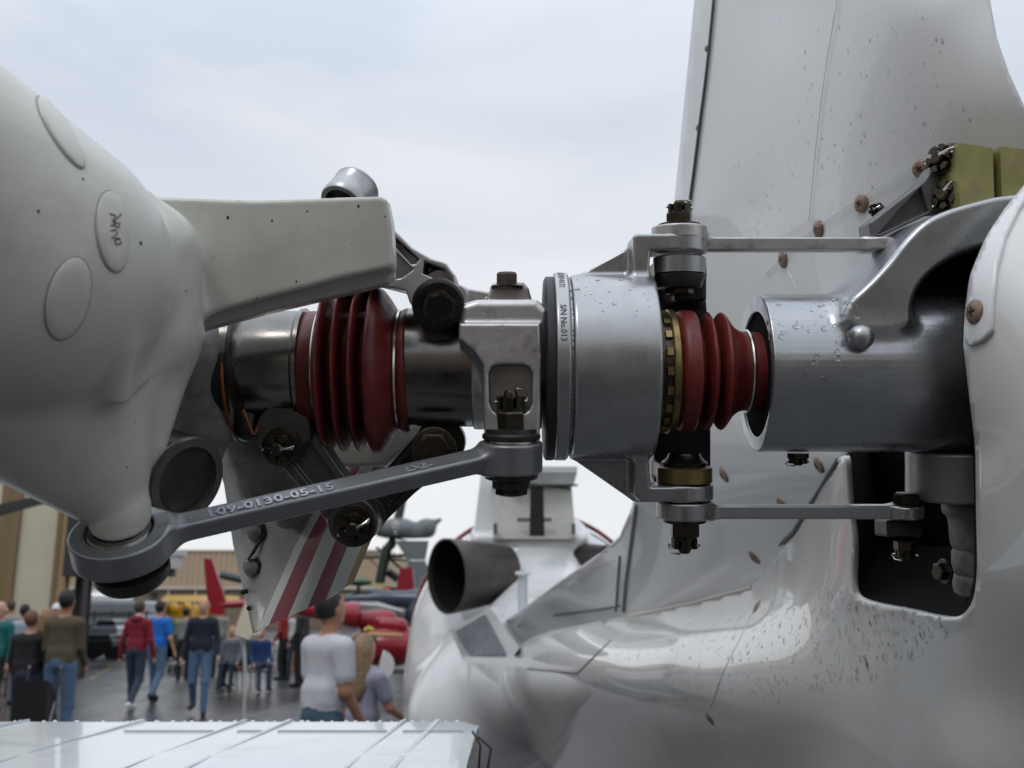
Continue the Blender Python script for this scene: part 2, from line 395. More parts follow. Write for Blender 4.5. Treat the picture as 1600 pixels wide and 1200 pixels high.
M_copper = mat('copper_wire', (.24, .075, .03), .4, .5)
M_screw = mat('brown_screw_head', (.25, .17, .13), .38, .4, var=.3, vscale=300, bump=.2, bscale=700)
M_seal = mat('pale_seam_sealant', (.6, .58, .54), .5)
M_groove = mat('dark_seam', (.12, .12, .12), .6)
M_cavity = mat('dark_bay_interior', (.008, .008, .008), .95, spec=.1)  # black base colour stands for shade in the bay and sleeve bore
M_boot2 = mat('dirty_white_boot', (.24, .235, .22), .5, var=.2, vscale=70, dirt=(.08, .07, .06), dscale=60, dlo=.4, dhi=.7)
M_maroon = mat('maroon_paint', (.16, .015, .03), .15, coat=.4)
M_water = mat('rain_water', (1, 1, 1), .0, trans=1.0, ior=1.33)
M_ink = mat('faded_black_ink', (.08, .08, .08), .6)

# ------------------------------------------------------------------ HELICOPTER
HB = np.array([0.35, 2.5, 0.0])
HELI = thing('helicopter', 'white helicopter seen from behind, its tail rotor hub with red rubber boots close up', 'helicopter', HB)

def sweep_profile(pts, n=6):                    # round a radius profile by Catmull-Rom
    out = []; P = [np.array(p, float) for p in pts]
    for i in range(len(P)-1):
        a = P[max(i-1, 0)]; b = P[i]; c = P[i+1]; d = P[min(i+2, len(P)-1)]
        for j in range(n):
            t = j/n; out.append(tuple(.5*((2*b)+(-a+c)*t+(2*a-5*b+4*c-d)*t*t+(-a+3*b-3*c+d)*t**3)))
    out.append(tuple(P[-1])); return out

# -- hardware meshes, unit = hub units scaled by S, axis +Z
def hw(g): g.V = [tuple(np.array(v)*S) for v in g.V]; return g
def hexbolt(r, h, wr=0, wh=0):
    g = G()
    if wr: g.lathe((0,0,0), (0,0,1), [(0, wr*.95), (wh*.3, wr), (wh*.8, wr), (wh, wr*.93), (wh, r*.8)], 32)
    g.lathe((0,0,0), (0,0,1), [(wh, r), (wh+h*.85, r), (wh+h, r*.84), (wh+h+.01, r*.5)], 6)
    g.lathe((0,0,0), (0,0,1), [(wh+h*.9, r*.78), (wh+h*1.02, r*.74)], 24); hw(g); return mesh('bolt', g.V, g.F, M_bolt)
def castle(r, h, wr=0, wh=0):
    g = G()
    if wr: g.lathe((0,0,0), (0,0,1), [(0, wr*.95), (wh*.25, wr), (wh*.8, wr), (wh, wr*.93), (wh, r*.8)], 32)
    g.lathe((0,0,0), (0,0,1), [(wh, r), (wh+h*.5, r), (wh+h*.56, r*.9)], 6)
    g.lathe((0,0,0), (0,0,1), [(wh+h*.5, r*.8), (wh+h*.66, r*.78), (wh+h*.66, r*.3)], 24)
    for i in range(6):
        a0 = i*math.pi/3; P = []
        for rr, aa in ((r*.5, -.28), (r*.84, -.36), (r*.88, 0), (r*.84, .36), (r*.5, .28)): P.append((rr*math.cos(a0+aa), rr*math.sin(a0+aa), 0))
        g.prism(P, (0, 0, wh+h*.6), (0, 0, wh+h))
    g.lathe((0,0,0), (0,0,1), [(wh, r*.42), (wh+h*1.1, r*.42), (wh+h*1.2, r*.32)], 20)
    g.mi = 1
    g.tube([(-r*1.02, 0, wh+h*.85), (0, .1*r, wh+h*.9), (r*1.02, 0, wh+h*.85)], r*.09, 8)
    g.tube([(r*1.0, 0, wh+h*.85), (r*1.12, r*.2, wh+h*.98), (r*.9, r*.1, wh+h*1.22), (r*.3, 0, wh+h*1.26)], r*.08, 8)
    hw(g); return mesh('castle_nut', g.V, g.F, [M_bolt, M_wire], fm=g.M)
def domescrew(r, h):
    g = G(); g.lathe((0,0,0), (0,0,1), [(-h, r*1.05), (h*.05, r*1.05), (h*.4, r*.92), (h*.75, r*.6), (h*.9, r*.3), (h*.92, 0.01)], 24)
    g.mi = 1; q = r*.42; g.box((-q, -q*.25, h*.5), (q, q*.25, h*.95)); g.box((-q*.25, -q, h*.5), (q*.25, q, h*.952)); hw(g); return mesh('screw', g.V, g.F, [M_screw, M_dark], fm=g.M)
def place(me, name, pos, ax, parent, sc=1.0, spin=0.0, label=None):
    o = link(name, me, parent); z = nrm(ax); Rm = frame(z)
    M = Matrix([[Rm[0][i], Rm[1][i], Rm[2][i]] for i in range(3)]) @ Matrix.Rotation(spin, 3, 'Z')
    p = Vector(np.asarray(pos)-BASE[parent.name]); o.matrix_local = Matrix.LocRotScale(p, M.to_quaternion(), Vector((sc,)*3) if np.isscalar(sc) else Vector(sc))
    if label: o['label'] = label
    return o
def placeH(me, name, u, ax, parent, **k): return place(me, name, toW(u)[0], dirW(ax), parent, **k)
def lat(name, px0, row, dy, prof, m, parent, seg=96, label=None, cap=True, angle=40):
    """lathe about the shaft direction; prof in (px, radius units) with px read at depth dy"""
    k = (D0+dy)/D0; g = G(); g.lathe((0, dy, (600-row)*k), (1, 0, 0), [((x-800)*k, r) for x, r in prof], seg, cap=cap); g.world()
    return g.part(name, m, parent, label, angle=angle)
# ---------------- shells: fin and tail boom
def axis_(d): t = (d-.9)/4.1; return .47+(-.32)*t, -.26+(-1.19)*t, .172+.055*t
boom_c = []
for d in (1.15, 1.5, 2.0, 2.7, 3.6, 4.9):
    x, z, r = axis_(d)
    for a in (55, 80, 110, 140, 170, 200, 225):
        A = R_(a); X = x+r*math.cos(A); Z = z+r*math.sin(A)
        if a < 165: continue
        boom_c.append((800+FPX*X/d, 600-FPX*Z/d, HUBD/d))
seam = [(979, 962, .27), (1080, 942, .37), (1175, 917, .48), (1240, 830, .62), (1310, 715, .80)]
boom_c += seam+[(1322, 712, .83), (1335, 850, .80), (1334, 930, .78), (1350, 942, .79), (1440, 957, .90), (1500, 965, 1.0), (1527, 900, 1.08), (1525, 710, 1.12),
    (1505, 540, 1.13), (1510, 450, 1.13), (1540, 370, 1.12), (1600, 290, 1.1), (1620, 700, 1.26), (1620, 480, 1.24), (1750, 700, 1.36), (1750, 400, 1.28), (1620, 950, 1.18), (1750, 1000, 1.28),
    (1300, 1050, .72), (1420, 1060, .86), (1540, 1080, 1.0), (1640, 1120, 1.1), (1420, 1200, .84), (1560, 1200, 1.0), (1740, 1200, 1.18)]
wboom = rbf(boom_c, 4e-4)
boom_poly = [(792, 1020), (830, 996), (862, 985), (979, 962), (1080, 942), (1175, 917), (1240, 830), (1310, 713), (1322, 712), (1328, 800), (1335, 850), (1333, 915), (1338, 934), (1360, 942), (1440, 957), (1480, 965), (1502, 963),
    (1516, 948), (1524, 925), (1527, 880), (1525, 800), (1524, 700), (1512, 600), (1505, 540), (1507, 490), (1515, 430), (1540, 370), (1570, 325), (1600, 290), (1680, 230), (1760, 200), (1760, 1300), (960, 1300), (880, 1230), (820, 1165), (786, 1120), (780, 1065)]
def roundcorners(poly, rad=14):
    o = []; n = len(poly)
    for i in range(n):
        p = np.array(poly[i], float); a_ = np.array(poly[i-1], float); c_ = np.array(poly[(i+1) % n], float)
        ra = min(rad, np.linalg.norm(a_-p)*.45); rc = min(rad, np.linalg.norm(c_-p)*.45); A = p+nrm(a_-p)*ra; B = p+nrm(c_-p)*rc
        for t in (0, .33, .67, 1): o.append(tuple((1-t)**2*A+2*t*(1-t)*p+t*t*B))
    return o
boom_poly = roundcorners(boom_poly, 16)
BOOM = sheet('tail_boom', wboom, boom_poly, 8, M_white, HELI, .004)
fin_c = seam+[(1085, 0, .62), (1115, 0, .65), (1200, 0, .73), (1300, 0, .84), (1400, 0, .93), (1480, 0, .965), (1545, 0, .97), (1088, -60, .62), (1300, -60, .84), (1540, -60, .96),
    (1052, 330, .57), (1082, 330, .605), (1180, 330, .70), (1290, 330, .82), (1400, 330, .90), (1500, 330, .94), (1650, 330, .97), (1068, 150, .6), (1590, 150, .99), (1500, 160, .97), (1700, 240, .99),
    (1030, 500, .53), (1180, 500, .68), (1330, 500, .84), (1015, 650, .47), (1100, 650, .56), (1200, 650, .68), (1300, 650, .79), (1450, 650, .9), (985, 790, .37), (1100, 800, .49), (1200, 780, .62), (935, 865, .26), (880, 905, .215), (830, 942, .18), (760, 985, .145), (860, 985, .165)]
wfin = rbf(fin_c, 1e-4)
fin_poly = [(1088, -70), (1085, 0), (1070, 150), (1058, 270), (1050, 350), (1042, 450), (1030, 560), (1014, 680), (1000, 745), (986, 795), (968, 838), (936, 865), (880, 905), (830, 942), (800, 962), (770, 985), (800, 1020),
    (862, 1000), (979, 978), (1080, 958), (1182, 934), (1252, 845), (1320, 730), (1330, 600), (1480, 560), (1560, 480), (1720, 330), (1720, 250), (1640, 205), (1600, 165), (1577, 115), (1558, 60), (1547, 0), (1540, -70)]
FIN = sheet('tail_fin', wfin, fin_poly, 9, M_fin, HELI, .004, lift=-.004)
# stand-offs: pieces lying on the shells
def on(wf, pts, lift=0.001):
    p = np.array(pts, float); w = wf(p[:, 0], p[:, 1])*(1+lift); return np.array([PD(a, b, HUBD/c) for (a, b), c in zip(p, w)])
def normal_at(wf, px, py):
    P = on(wf, [(px, py), (px+2, py), (px, py+2)]); n = np.cross(P[1]-P[0], P[2]-P[0]); n = nrm(n); return n if np.dot(CP-P[0], n) > 0 else -n
def seamtube(name, wf, pts, r, m, parent, lift=.0005, st=10):
    q = densify([tuple(v) for v in sweep_profile(pts, 6)] if len(pts) > 4 else pts, st, False); P = on(wf, q, lift); rr = [r*float(HUBD/w)/HUBD for w in wf(np.array(q)[:, 0], np.array(q)[:, 1])]
    g = G(); g.tube(P, rr, 8); return g.part(name, m, parent)
seamtube('leading_edge_joint', wfin, [(1119, -60), (1115, 0), (1104, 110), (1095, 180), (1085, 260), (1076, 330), (1070, 400)], .0010, M_groove, FIN)
seamtube('skin_joint', wfin, [(1312, -60), (1308, 0), (1291, 100), (1278, 200), (1268, 300), (1264, 345)], .0003, M_fin, FIN)
seamtube('skin_joint', wfin, [(1195, 430), (1250, 375), (1320, 325), (1400, 275), (1440, 252), (1480, 232)], .0003, M_fin, FIN)
seamtube('skin_joint', wfin, [(1262, 520), (1254, 480), (1240, 440), (1232, 425)], .0003, M_fin, FIN)
seamtube('fairing_edge_joint', wboom, [(982, 963), (1080, 943), (1175, 918)], .0012, M_seal, BOOM, lift=.0012)
seamtube('fairing_edge_joint', wboom, [(1173, 905), (1178, 890), (1240, 832), (1309, 719)], .0017, M_groove, BOOM, lift=.001)
seamtube('panel_edge_joint', wfin, [(994, 790), (986, 850), (978, 910), (974, 955)], .0012, M_groove, FIN)
seamtube('panel_edge_joint', wfin, [(968, 870), (962, 955)], .0007, M_groove, FIN)
seamtube('panel_edge_joint', wfin, [(866, 962), (920, 955), (968, 947)], .0006, M_groove, FIN)
seamtube('panel_edge_joint', wfin, [(905, 908), (930, 884), (960, 876)], .0003, M_seal, FIN)
seamtube('panel_edge_joint', wboom, [(1182, 945), (1160, 990), (1130, 1050), (1110, 1105)], .00035, M_seal, BOOM)
seamtube('panel_edge_joint', wboom, [(825, 1045), (902, 1052), (935, 1020), (955, 1000)], .0006, M_groove, BOOM)
scr = domescrew(16, 5); scs = domescrew(9, 3)
for px, py, wf, par in ((1344, 318, wfin, FIN), (1277, 358, wfin, FIN), (1222, 405, wfin, FIN), (1438, 264, wfin, FIN), (1278, 727, wfin, FIN), (1178, 872, wfin, FIN), (1130, 742, wfin, FIN), (1222, 790, wfin, FIN),
        (1183, 948, wboom, BOOM), (1109, 1123, wboom, BOOM)):
    place(scr, 'screw', on(wf, [(px, py)], 0)[0], normal_at(wf, px, py), par, sc=.82*min(1.7, 1/float(wf(px, py)[0])), spin=px)
for px, py in ((1103, 76), (1089, 200), (1074, 318)):
    place(scs, 'screw', on(wfin, [(px, py)], .004)[0], normal_at(wfin, px, py), FIN, sc=.8, label='small cream painted screw on the fin leading edge')
place(castle(13, 15), 'castle_nut', on(wfin, [(1374, 328)], 0.01)[0], normal_at(wfin, 1374, 328), FIN)
# raised strap along the shell edge
strap_poly = [(1508, 536), (1516, 541), (1535, 532), (1548, 518), (1550, 470), (1556, 420), (1570, 370), (1592, 325), (1625, 285), (1600, 289), (1570, 325), (1541, 370), (1516, 430), (1508, 490)]
STRAP = sheet('edge_strap', wboom, strap_poly, 7, M_fin, HELI, .003, lift=.006)
place(scr, 'screw', on(wboom, [(1522, 487)], .007)[0], normal_at(wboom, 1522, 487), STRAP, sc=1.0)
# bay behind the cut-out, lined black so the colour carries its shade
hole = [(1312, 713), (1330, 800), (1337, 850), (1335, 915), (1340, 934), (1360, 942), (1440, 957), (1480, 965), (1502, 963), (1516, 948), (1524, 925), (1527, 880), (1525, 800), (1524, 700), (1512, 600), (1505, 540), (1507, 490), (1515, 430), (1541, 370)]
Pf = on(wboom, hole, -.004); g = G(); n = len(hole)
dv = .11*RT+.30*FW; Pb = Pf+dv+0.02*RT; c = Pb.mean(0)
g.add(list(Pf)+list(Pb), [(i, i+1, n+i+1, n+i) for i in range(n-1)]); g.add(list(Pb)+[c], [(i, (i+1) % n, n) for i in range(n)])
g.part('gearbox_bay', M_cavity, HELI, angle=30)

# ---------------- gearbox sleeve, right
ROWS = 585
sq = [(v[0]+.0137, v[1]+15.1373) for v in smoothpoly([(-124, -4), (-98, 72), (-52, 119), (0, 126), (60, 116), (112, 62), (122, -10), (98, -78), (50, -114), (0, -122), (-34, -118), (-68, -94)], 3)]
slv = [U_(ext(sq, (380+230, 0, 0), (0, 1, 0), (0, 0, 1), 230, 2)),
       U_(ext([((x-800)*.97, (600-y)*.97) for x, y in smoothpoly([(1300, 480), (1338, 447), (1368, 414), (1390, 384), (1420, 354), (1459, 336), (1500, 325), (1537, 316), (1640, 310), (1640, 388), (1531, 392), (1478, 404), (1440, 424), (1412, 450), (1400, 480), (1400, 520), (1300, 520)], 2)], (0, -15, 0), (1, 0, 0), (0, 0, 1), 92, 8), 26),
       U_(ext([((x-800)*1.03, (600-y)*1.03) for x, y in [(1355, 480), (1375, 440), (1420, 408), (1465, 387), (1531, 372), (1640, 370), (1640, 500), (1355, 500)]], (0, 60, 0), (1, 0, 0), (0, 0, 1), 12, 3), 6),
       C_(cyl((300, 0, 15), (700, 0, 15), 97), 3)]
SLEEVE = sdf('gearbox_sleeve', slv, 3.0, M_sleeve, HELI)
lat('sleeve_bore', 0, 583, 0, [(1184, 96.4), (1260, 94), (1262, 60), (1262, 1)], M_cavity, SLEEVE, label='inner bore of the sleeve, shade put into its black lining')  # black lining holds the bore's shade in its colour
g = G(); g.lathe(F(1346, 527, -116), (0, -1, 0), [(-4, 19), (3, 18), (8, 16), (12, 12), (15, 6), (15.6, .1)], 32); g.lathe(F(1330, 522, -117), (-.3, -1, 0), [(0, 7), (8, 6), (9, .1)], 6); g.world(); g.part('plug', M_sleeve, SLEEVE, angle=50)
placeH(castle(17, 16), 'castle_nut', F(1247, 708, 0), (0, 0, -1), SLEEVE)
# yellow blocks, gusset and bolts above
g = G()
def BX(px0, px1, r0, r1, dy0, dy1, mi=None, gg=None):
    a = F(px0, r1, dy0); b = F(px1, r0, dy0); (gg or g).box((a[0], dy0, a[2]), (b[0], dy1, b[2]), mi)
def blockpart(name, px0, px1, r0, r1, dy0, dy1, m, par, r=3, vox=2.0, label=None):
    a = F(px0, r1, dy0); b = F(px1, r0, dy0); c = [(a[0]+b[0])/2, (dy0+dy1)/2, (a[2]+b[2])/2]
    return sdf(name, [U_(box(c, ((b[0]-a[0])/2, (dy1-dy0)/2, (b[2]-a[2])/2), r, frame((0, .1, 1))))], vox, m, par, label)
blk = []
for (a, b_, r0, r1, lb) in ((1500, 1556, 223, 321, 'yellow chromated clamp block, left of two'), (1566, 1640, 229, 316, 'yellow chromated clamp block, right of two')):
    g = G(); p0 = F(a, r1, -60); p1 = F(b_, r0, -60); x0, x1, z0, z1 = p0[0], p1[0], p0[2], p1[2]
    g.hexa([(x0, -60, z0), (x1, -56, z0+6), (x1+2, 20, z0+6), (x0-4, 20, z0), (x0-3, -60, z1), (x1-3, -56, z1-7), (x1, 20, z1-7), (x0-8, 20, z1)]); g.world(); blk.append(g.part('clamp_block', M_chrom, HELI, lb))
gus = [U_(ext([(F(x, y, 20)[0], F(x, y, 20)[2]) for x, y in [(1349, 352), (1352, 378), (1372, 372), (1450, 335), (1512, 330), (1500, 268), (1452, 262), (1432, 288)]], (0, 20, 0), (1, 0, 0), (0, 0, 1), 26, 4)),
       C_(ext([(F(x, y, -6)[0], F(x, y, -6)[2]) for x, y in [(1372, 366), (1400, 334), (1440, 292), (1452, 330)]], (0, -6, 0), (1, 0, 0), (0, 0, 1), 16, 2), 2)]
GUS = sdf('gusset_bracket', gus, 2.0, mat('dark_grey_casting', (.13, .13, .135), .4, .3, var=.2, vscale=60, bump=.1, bscale=500), HELI)
cn = castle(21, 22, 24, 4)
placeH(cn, 'castle_nut', F(1486, 253, -10), (-1, -.55, .12), GUS, sc=1.2); placeH(cn, 'castle_nut', F(1494, 310, -12), (-1, -.55, .12), GUS, spin=.4, sc=1.2)

# ---------------- bearing housing drum with its two clevises
ax_ = F(950, 573, 0)[2]
def zz(row, dy=0): return (600-row)*(D0+dy)/D0
drum = [U_(cyl((88, 0, ax_), (217, 0, ax_), 142, 7)), U_(cyl((64, 0, ax_), (84.5, 0, ax_), 146, 3)), U_(cyl((70, 0, ax_), (100, 0, ax_), 138))]
for sgn, rows in ((1, dict(g=[(893, 436), (985, 386), (1012, 386), (1012, 450), (893, 450)], p=[(984, 376), (988, 371), (1060, 371), (1060, 396), (1011, 398), (1008, 450), (984, 450)], t0=371, t1=396, cx=1062)),
                  (-1, dict(g=[(893, 706), (893, 716), (988, 782), (1012, 782), (1012, 700)], p=[(986, 700), (1006, 700), (1012, 756), (1070, 756), (1070, 780), (996, 780), (986, 770)], t0=756, t1=780, cx=1070))):
    drum.append(U_(ext([((x-800), (600-y)) for x, y in rows['g']], (0, 5, 0), (1, 0, 0), (0, 0, 1), 9, 3), 8))
    drum.append(U_(ext([((x-800), (600-y)) for x, y in rows['p']], (0, 0, 0), (1, 0, 0), (0, 0, 1), 42, 5), 12))
    X = rows['cx']-800; drum.append(U_(cyl((X, 0, 600-rows['t1']), (X, 0, 600-rows['t0']), 44, 3), 6))
drum.append(C_(box((247, 0, ax_), (30, 160, 118), 10), 4))
DRUM = sdf('bearing_housing', drum, 2.4, M_silver, HELI)
lat('seal_ring', 0, 576, 0, [(849, 100), (849, 138), (852, 143), (862, 143), (866, 141), (866, 100)], M_black, DRUM)
lat('joint_ring', 0, 573, 0, [(883.5, 139), (883.6, 143.2), (885.5, 143.2), (885.6, 139)], M_groove, DRUM)
# gold lock ring and notches
GR = lat('lock_ring', 0, 581, 0, [(1039, 60), (1039, 95), (1041, 97), (1049, 97), (1053, 90), (1053, 60)], M_gold, HELI)
lat('dark_spacer', 0, 581, 0, [(1016, 60), (1016, 97), (1026, 97), (1028, 90), (1039, 90), (1039, 60)], M_bolt, GR)
g = G()
for i in range(20):
    a = 2*math.pi*i/20; u = np.array([0, math.cos(a), math.sin(a)]); w = np.array([0, -math.sin(a), math.cos(a)]); o = np.array([225, 0, zz(581)])
    g.hexa([o+u*r+w*s+np.array([x, 0, 0]) for r, (s, x) in [(86, q) for q in ((-7, 3), (7, 3), (7, 13), (-7, 13))]+[(95, q) for q in ((-6, 4), (6, 4), (6, 13), (-6, 13))]])
g.world(); g.part('ring_notch', M_gold, GR)
# boots
b2 = sweep_profile([(1050, 80), (1055, 90), (1062, 95), (1073, 95), (1082, 93), (1086, 80), (1090, 62), (1094, 62), (1098, 84), (1103, 93), (1108, 86), (1111, 64), (1115, 63), (1119, 84), (1125, 92), (1131, 86), (1140, 73), (1150, 65), (1160, 62), (1186, 61)], 5)
BT2 = lat('rubber_boot', 0, 580, 0, b2, M_red, HELI, label='smaller red bellows boot beside the gearbox sleeve', angle=60)
lat('hose_clamp', 0, 580, 0, [(1163, 58), (1163, 64.5), (1165, 65.5), (1167, 64.5), (1167, 58)], M_wire, BT2)
lat('end_ring', 0, 580, 0, [(1186, 50), (1186, 66), (1196, 68), (1200, 66), (1200, 50)], M_steel, BT2)
b1 = sweep_profile([(476, 80), (480, 90), (490, 93), (501, 92), (504, 88), (508, 110), (512, 124), (517, 126), (521, 114), (524, 88), (529, 86), (533, 110), (538, 126), (543, 120), (547, 88), (553, 86), (557, 112), (563, 126), (568, 118), (572, 88), (577, 88), (581, 116), (587, 129), (598, 127), (607, 117), (616, 103), (622, 93), (626, 90), (631, 95), (638, 97), (643, 92)], 5)
BT1 = lat('rubber_boot', 0, 579, 0, b1, M_red, HELI, label='larger red bellows boot with four folds near the white hub', angle=60)
lat('hose_clamp', 0, 579, 0, [(502, 88), (502, 95), (504, 96), (506.5, 95), (506.5, 88)], M_wire, BT1)
lat('hose_clamp', 0, 579, 0, [(623, 88), (623, 94), (625, 95.2), (627.5, 94), (627.5, 88)], M_wire, BT1)
g = G(); g.tube([F(497, 638, -50), F(500, 648, -55), F(492, 652, -56), F(494, 636, -52), F(502, 622, -60)], 1.6, 8); g.world(); g.part('clamp_tail', M_wire, BT1)
for o_, cx_ in ((BT1, 0), (BT2, 3)):
    me_ = o_.data; P_ = np.array([v.co[:] for v in me_.vertices]); q = P_*900
    dsp = .0004*(np.sin(q[:, 0]*.21+cx_)*np.sin(q[:, 1]*.05+q[:, 2]*.043+cx_)+.6*np.sin(q[:, 2]*.11+1.7*cx_)*np.sin(q[:, 1]*.09))
    P_ = P_+dsp[:, None]*RT*.9+dsp[:, None]*UP*.35; me_.vertices.foreach_set('co', P_.astype(np.float32).ravel()); me_.update()
# shaft cylinders
NECK = lat('rotor_shaft', 0, 574, 0, [(350, 96), (352, 98), (378, 98), (378, 84), (395, 86), (400, 88), (470, 88), (474, 92), (480, 92), (482, 60), (640, 60), (640, 92), (760, 93), (760, 60), (1290, 52), (1290, 20)], M_steel, HELI)
lat('shaft_collar', 0, 580, 0, [(322, 88), (326, 99), (352, 99.5), (372, 99), (374, 90)], M_black, NECK)
g = G(); g.tube([np.array([(375-800)+3*math.sin(a*2), 98*math.cos(a), zz(590)+98*math.sin(a)]) for a in np.linspace(0, 2*math.pi, 72)[:-1]], 2.8, 10, closed=True)
g.tube([F(380, 640, -86), F(388, 660, -88), F(394, 676, -86), F(398, 679, -84), F(402, 668, -82)], 2.6, 8); g.world(); g.part('locking_wire', M_copper, NECK)

# ---------------- slider yoke
def XZ(pts, dy, z0=0, sc=1): return [(F(x, y, dy)[0], (F(x, y, dy)[2]-z0)*sc) for x, y in pts]
yoke = [U_(cyl((-60, 0, zz(574)), (46, 0, zz(574)), 97, 4)),
        U_(ext(XZ([(724, 484), (748, 477), (836, 477), (852, 492), (852, 600), (770, 600), (745, 560), (724, 540)], 0), (0, -18, 0), (1, 0, 0), (0, 0, 1), 96, 12), 22),
        U_(ext(XZ([(718, 506), (843, 506), (846, 560), (843, 690), (834, 702), (767, 702), (757, 688), (756, 572), (740, 548), (718, 530)], -115), (0, -112, 0), (1, 0, 0), (0, 0, 1), 20, 5), 9),
        C_(ext(XZ([(777, 570), (818, 570), (827, 574), (832, 584), (831, 630), (826, 641), (815, 648), (780, 648), (770, 641), (765, 630), (764, 584), (768, 574)], -115), (0, -120, 0), (1, 0, 0), (0, 0, 1), 44, 1), 4),
        U_(ext(XZ([(757, 486), (766, 448), (772, 441), (818, 441), (826, 450), (836, 486)], 0), (0, 30, 0), (1, 0, 0), (0, 0, 1), 34, 5), 5),
        C_(box(F(797, 478, -10)+np.array([0, 0, 0]), (27, 18, 5), 3), 2),
        U_(box((-68, 70, zz(470)), (34, 26, 15), 6, frame((0.1, 0, 1))), 10),
        C_(cyl(F(797, 715, -118), F(797, 600, -118), 15), 2)]
YOKE = sdf('slider_yoke', yoke, 2.1, M_cast, HELI)
placeH(hexbolt(18, 20, 25, 6), 'bolt', F(792, 452, -2), (0, 0, 1), YOKE, spin=.5)
placeH(castle(24, 46, 31, 8), 'castle_nut', F(798, 678, -120), (0, -.08, 1), YOKE, spin=.3)
PINY = -120
g = G(); o = F(798, 700, PINY); g.lathe(o, (0, 0, 1), [(-4, 24), (-4, 40), (0, 41), (8, 41), (12, 39), (12, 20)], 40); g.world(); g.part('washer', M_steel, YOKE)

# ---------------- pitch link rod
PR = F(799, 708, PINY); PL = F(190, 846, -330)
e1 = nrm(PR-PL); nn_ = np.array([-.02, -.46, .9]); nn_ = nrm(nn_-e1*np.dot(nn_, e1)); e2 = np.cross(nn_, e1)
nR = nrm(np.array([0, -.10, 1.])); nR = nrm(nR)
Rr = np.array([e1, e2, nn_]); LN = np.linalg.norm(PR-PL)
rod = [U_(box((PL+PR)/2, (LN/2-30, 17, 13), 5, Rr)),
       U_(cyl(PL-nn_*19, PL+nn_*17, 60, 4), 22), U_(cyl(PR-nR*22+np.array([0,0,-6]), PR+nR*17, 45, 4), 20),
       C_(cyl(PL-nn_*40, PL+nn_*40, 40), 3)]
ROD = sdf('pitch_link', rod, 2.1, M_rod, HELI)
g = G(); g.lathe(PL, nn_, [(-22, 22), (-22, 39.5), (15, 39.5), (18, 37), (19, 31), (16, 28), (16, 22)], 48); g.world(); g.part('bearing_race', M_steel, ROD)
g = G(); g.lathe(PL, nn_, [(-40, 20), (-20, 26), (0, 28), (14, 25), (20, 18)], 40); g.world(); g.part('bearing_ball', M_bolt, ROD)
g = G(); g.lathe(PL+np.array([6, 0, -4]), nn_, [(-62, 18), (-58, 26), (-50, 42), (-40, 47), (-30, 47), (-26, 36), (-26, 20)], 48); g.world(); g.part('dust_cap', M_dark, ROD)
g = G(); g.lathe(PR, (0, -.05, 1), [(-50, 16), (-50, 27), (-48, 28), (-38, 28), (-38, 33), (-36, 38), (-27, 40), (-21, 40)], 40)
g.lathe(PR, (0, -.05, 1), [(18, 36), (22, 42), (27, 42), (30, 38), (36, 37), (36, 20)], 40); g.world(); g.part('rod_end_seal', M_dark, ROD)
placeH(hexbolt(23, 11), 'bolt', PR+np.array([0, 0, -50]), (0, 0, -1), ROD)
def textmesh(s, size, extr):
    c = bpy.data.curves.new('t', 'FONT'); c.body = s; c.size = size; c.extrude = extr; c.resolution_u = 2; c.bevel_depth = extr*.35; c.bevel_resolution = 0; c.offset = size*.012
    o = bpy.data.objects.new('t', c); COL.objects.link(o); dg = bpy.context.evaluated_depsgraph_get(); me = bpy.data.meshes.new_from_object(o.evaluated_get(dg)); bpy.data.objects.remove(o)
    V = np.array([v.co[:] for v in me.vertices]); Fc = [tuple(p.vertices) for p in me.polygons]; bpy.data.meshes.remove(me); return V, Fc
M_letter = mat('wet_highlight_lettering', (.34, .35, .37), .22, .6)  # lighter than the rod: wet highlight put into the letter colour
def rodtext(s, px, size, name):
    V, Fc = textmesh(s, size, 1.5); V[:, 0] *= 1.12
    # find the point on the rod's top face under the given picture column
    t = (PL+(PR-PL)*0); best = None
    for tt in np.linspace(0, 1, 600):
        p = PL+(PR-PL)*tt; q = 800+p[0]/((D0+p[1])/D0)
        if q >= px: best = p; break
    o = best-e2*0+nn_*13.3
    W = o+V[:, :1]*e1+(V[:, 1:2]-size*.34-4)*e2+V[:, 2:3]*nn_
    part(name, toW(W), Fc, M_letter, ROD, angle=30)
rodtext('109-0130-05-15', 322, 23, 'part_number'); rodtext('LX5-', 632, 17, 'part_number')
# drum lettering, bent round the drum lip
for s_, t0, mm in (('S/N No.013', 37, M_ink), ('P/N 109-0132', 80, mat('very_faded_ink', (.22, .22, .23), .5, .3))):
    V, Fc = textmesh(s_, 12.5, .4); rr = 146.2+V[:, 2]*.6; th = R_(t0)-V[:, 0]/146
    part('serial_number', toW(np.stack([70+V[:, 1], -rr*np.cos(th), ax_+rr*np.sin(th)], 1)), Fc, mm, DRUM)

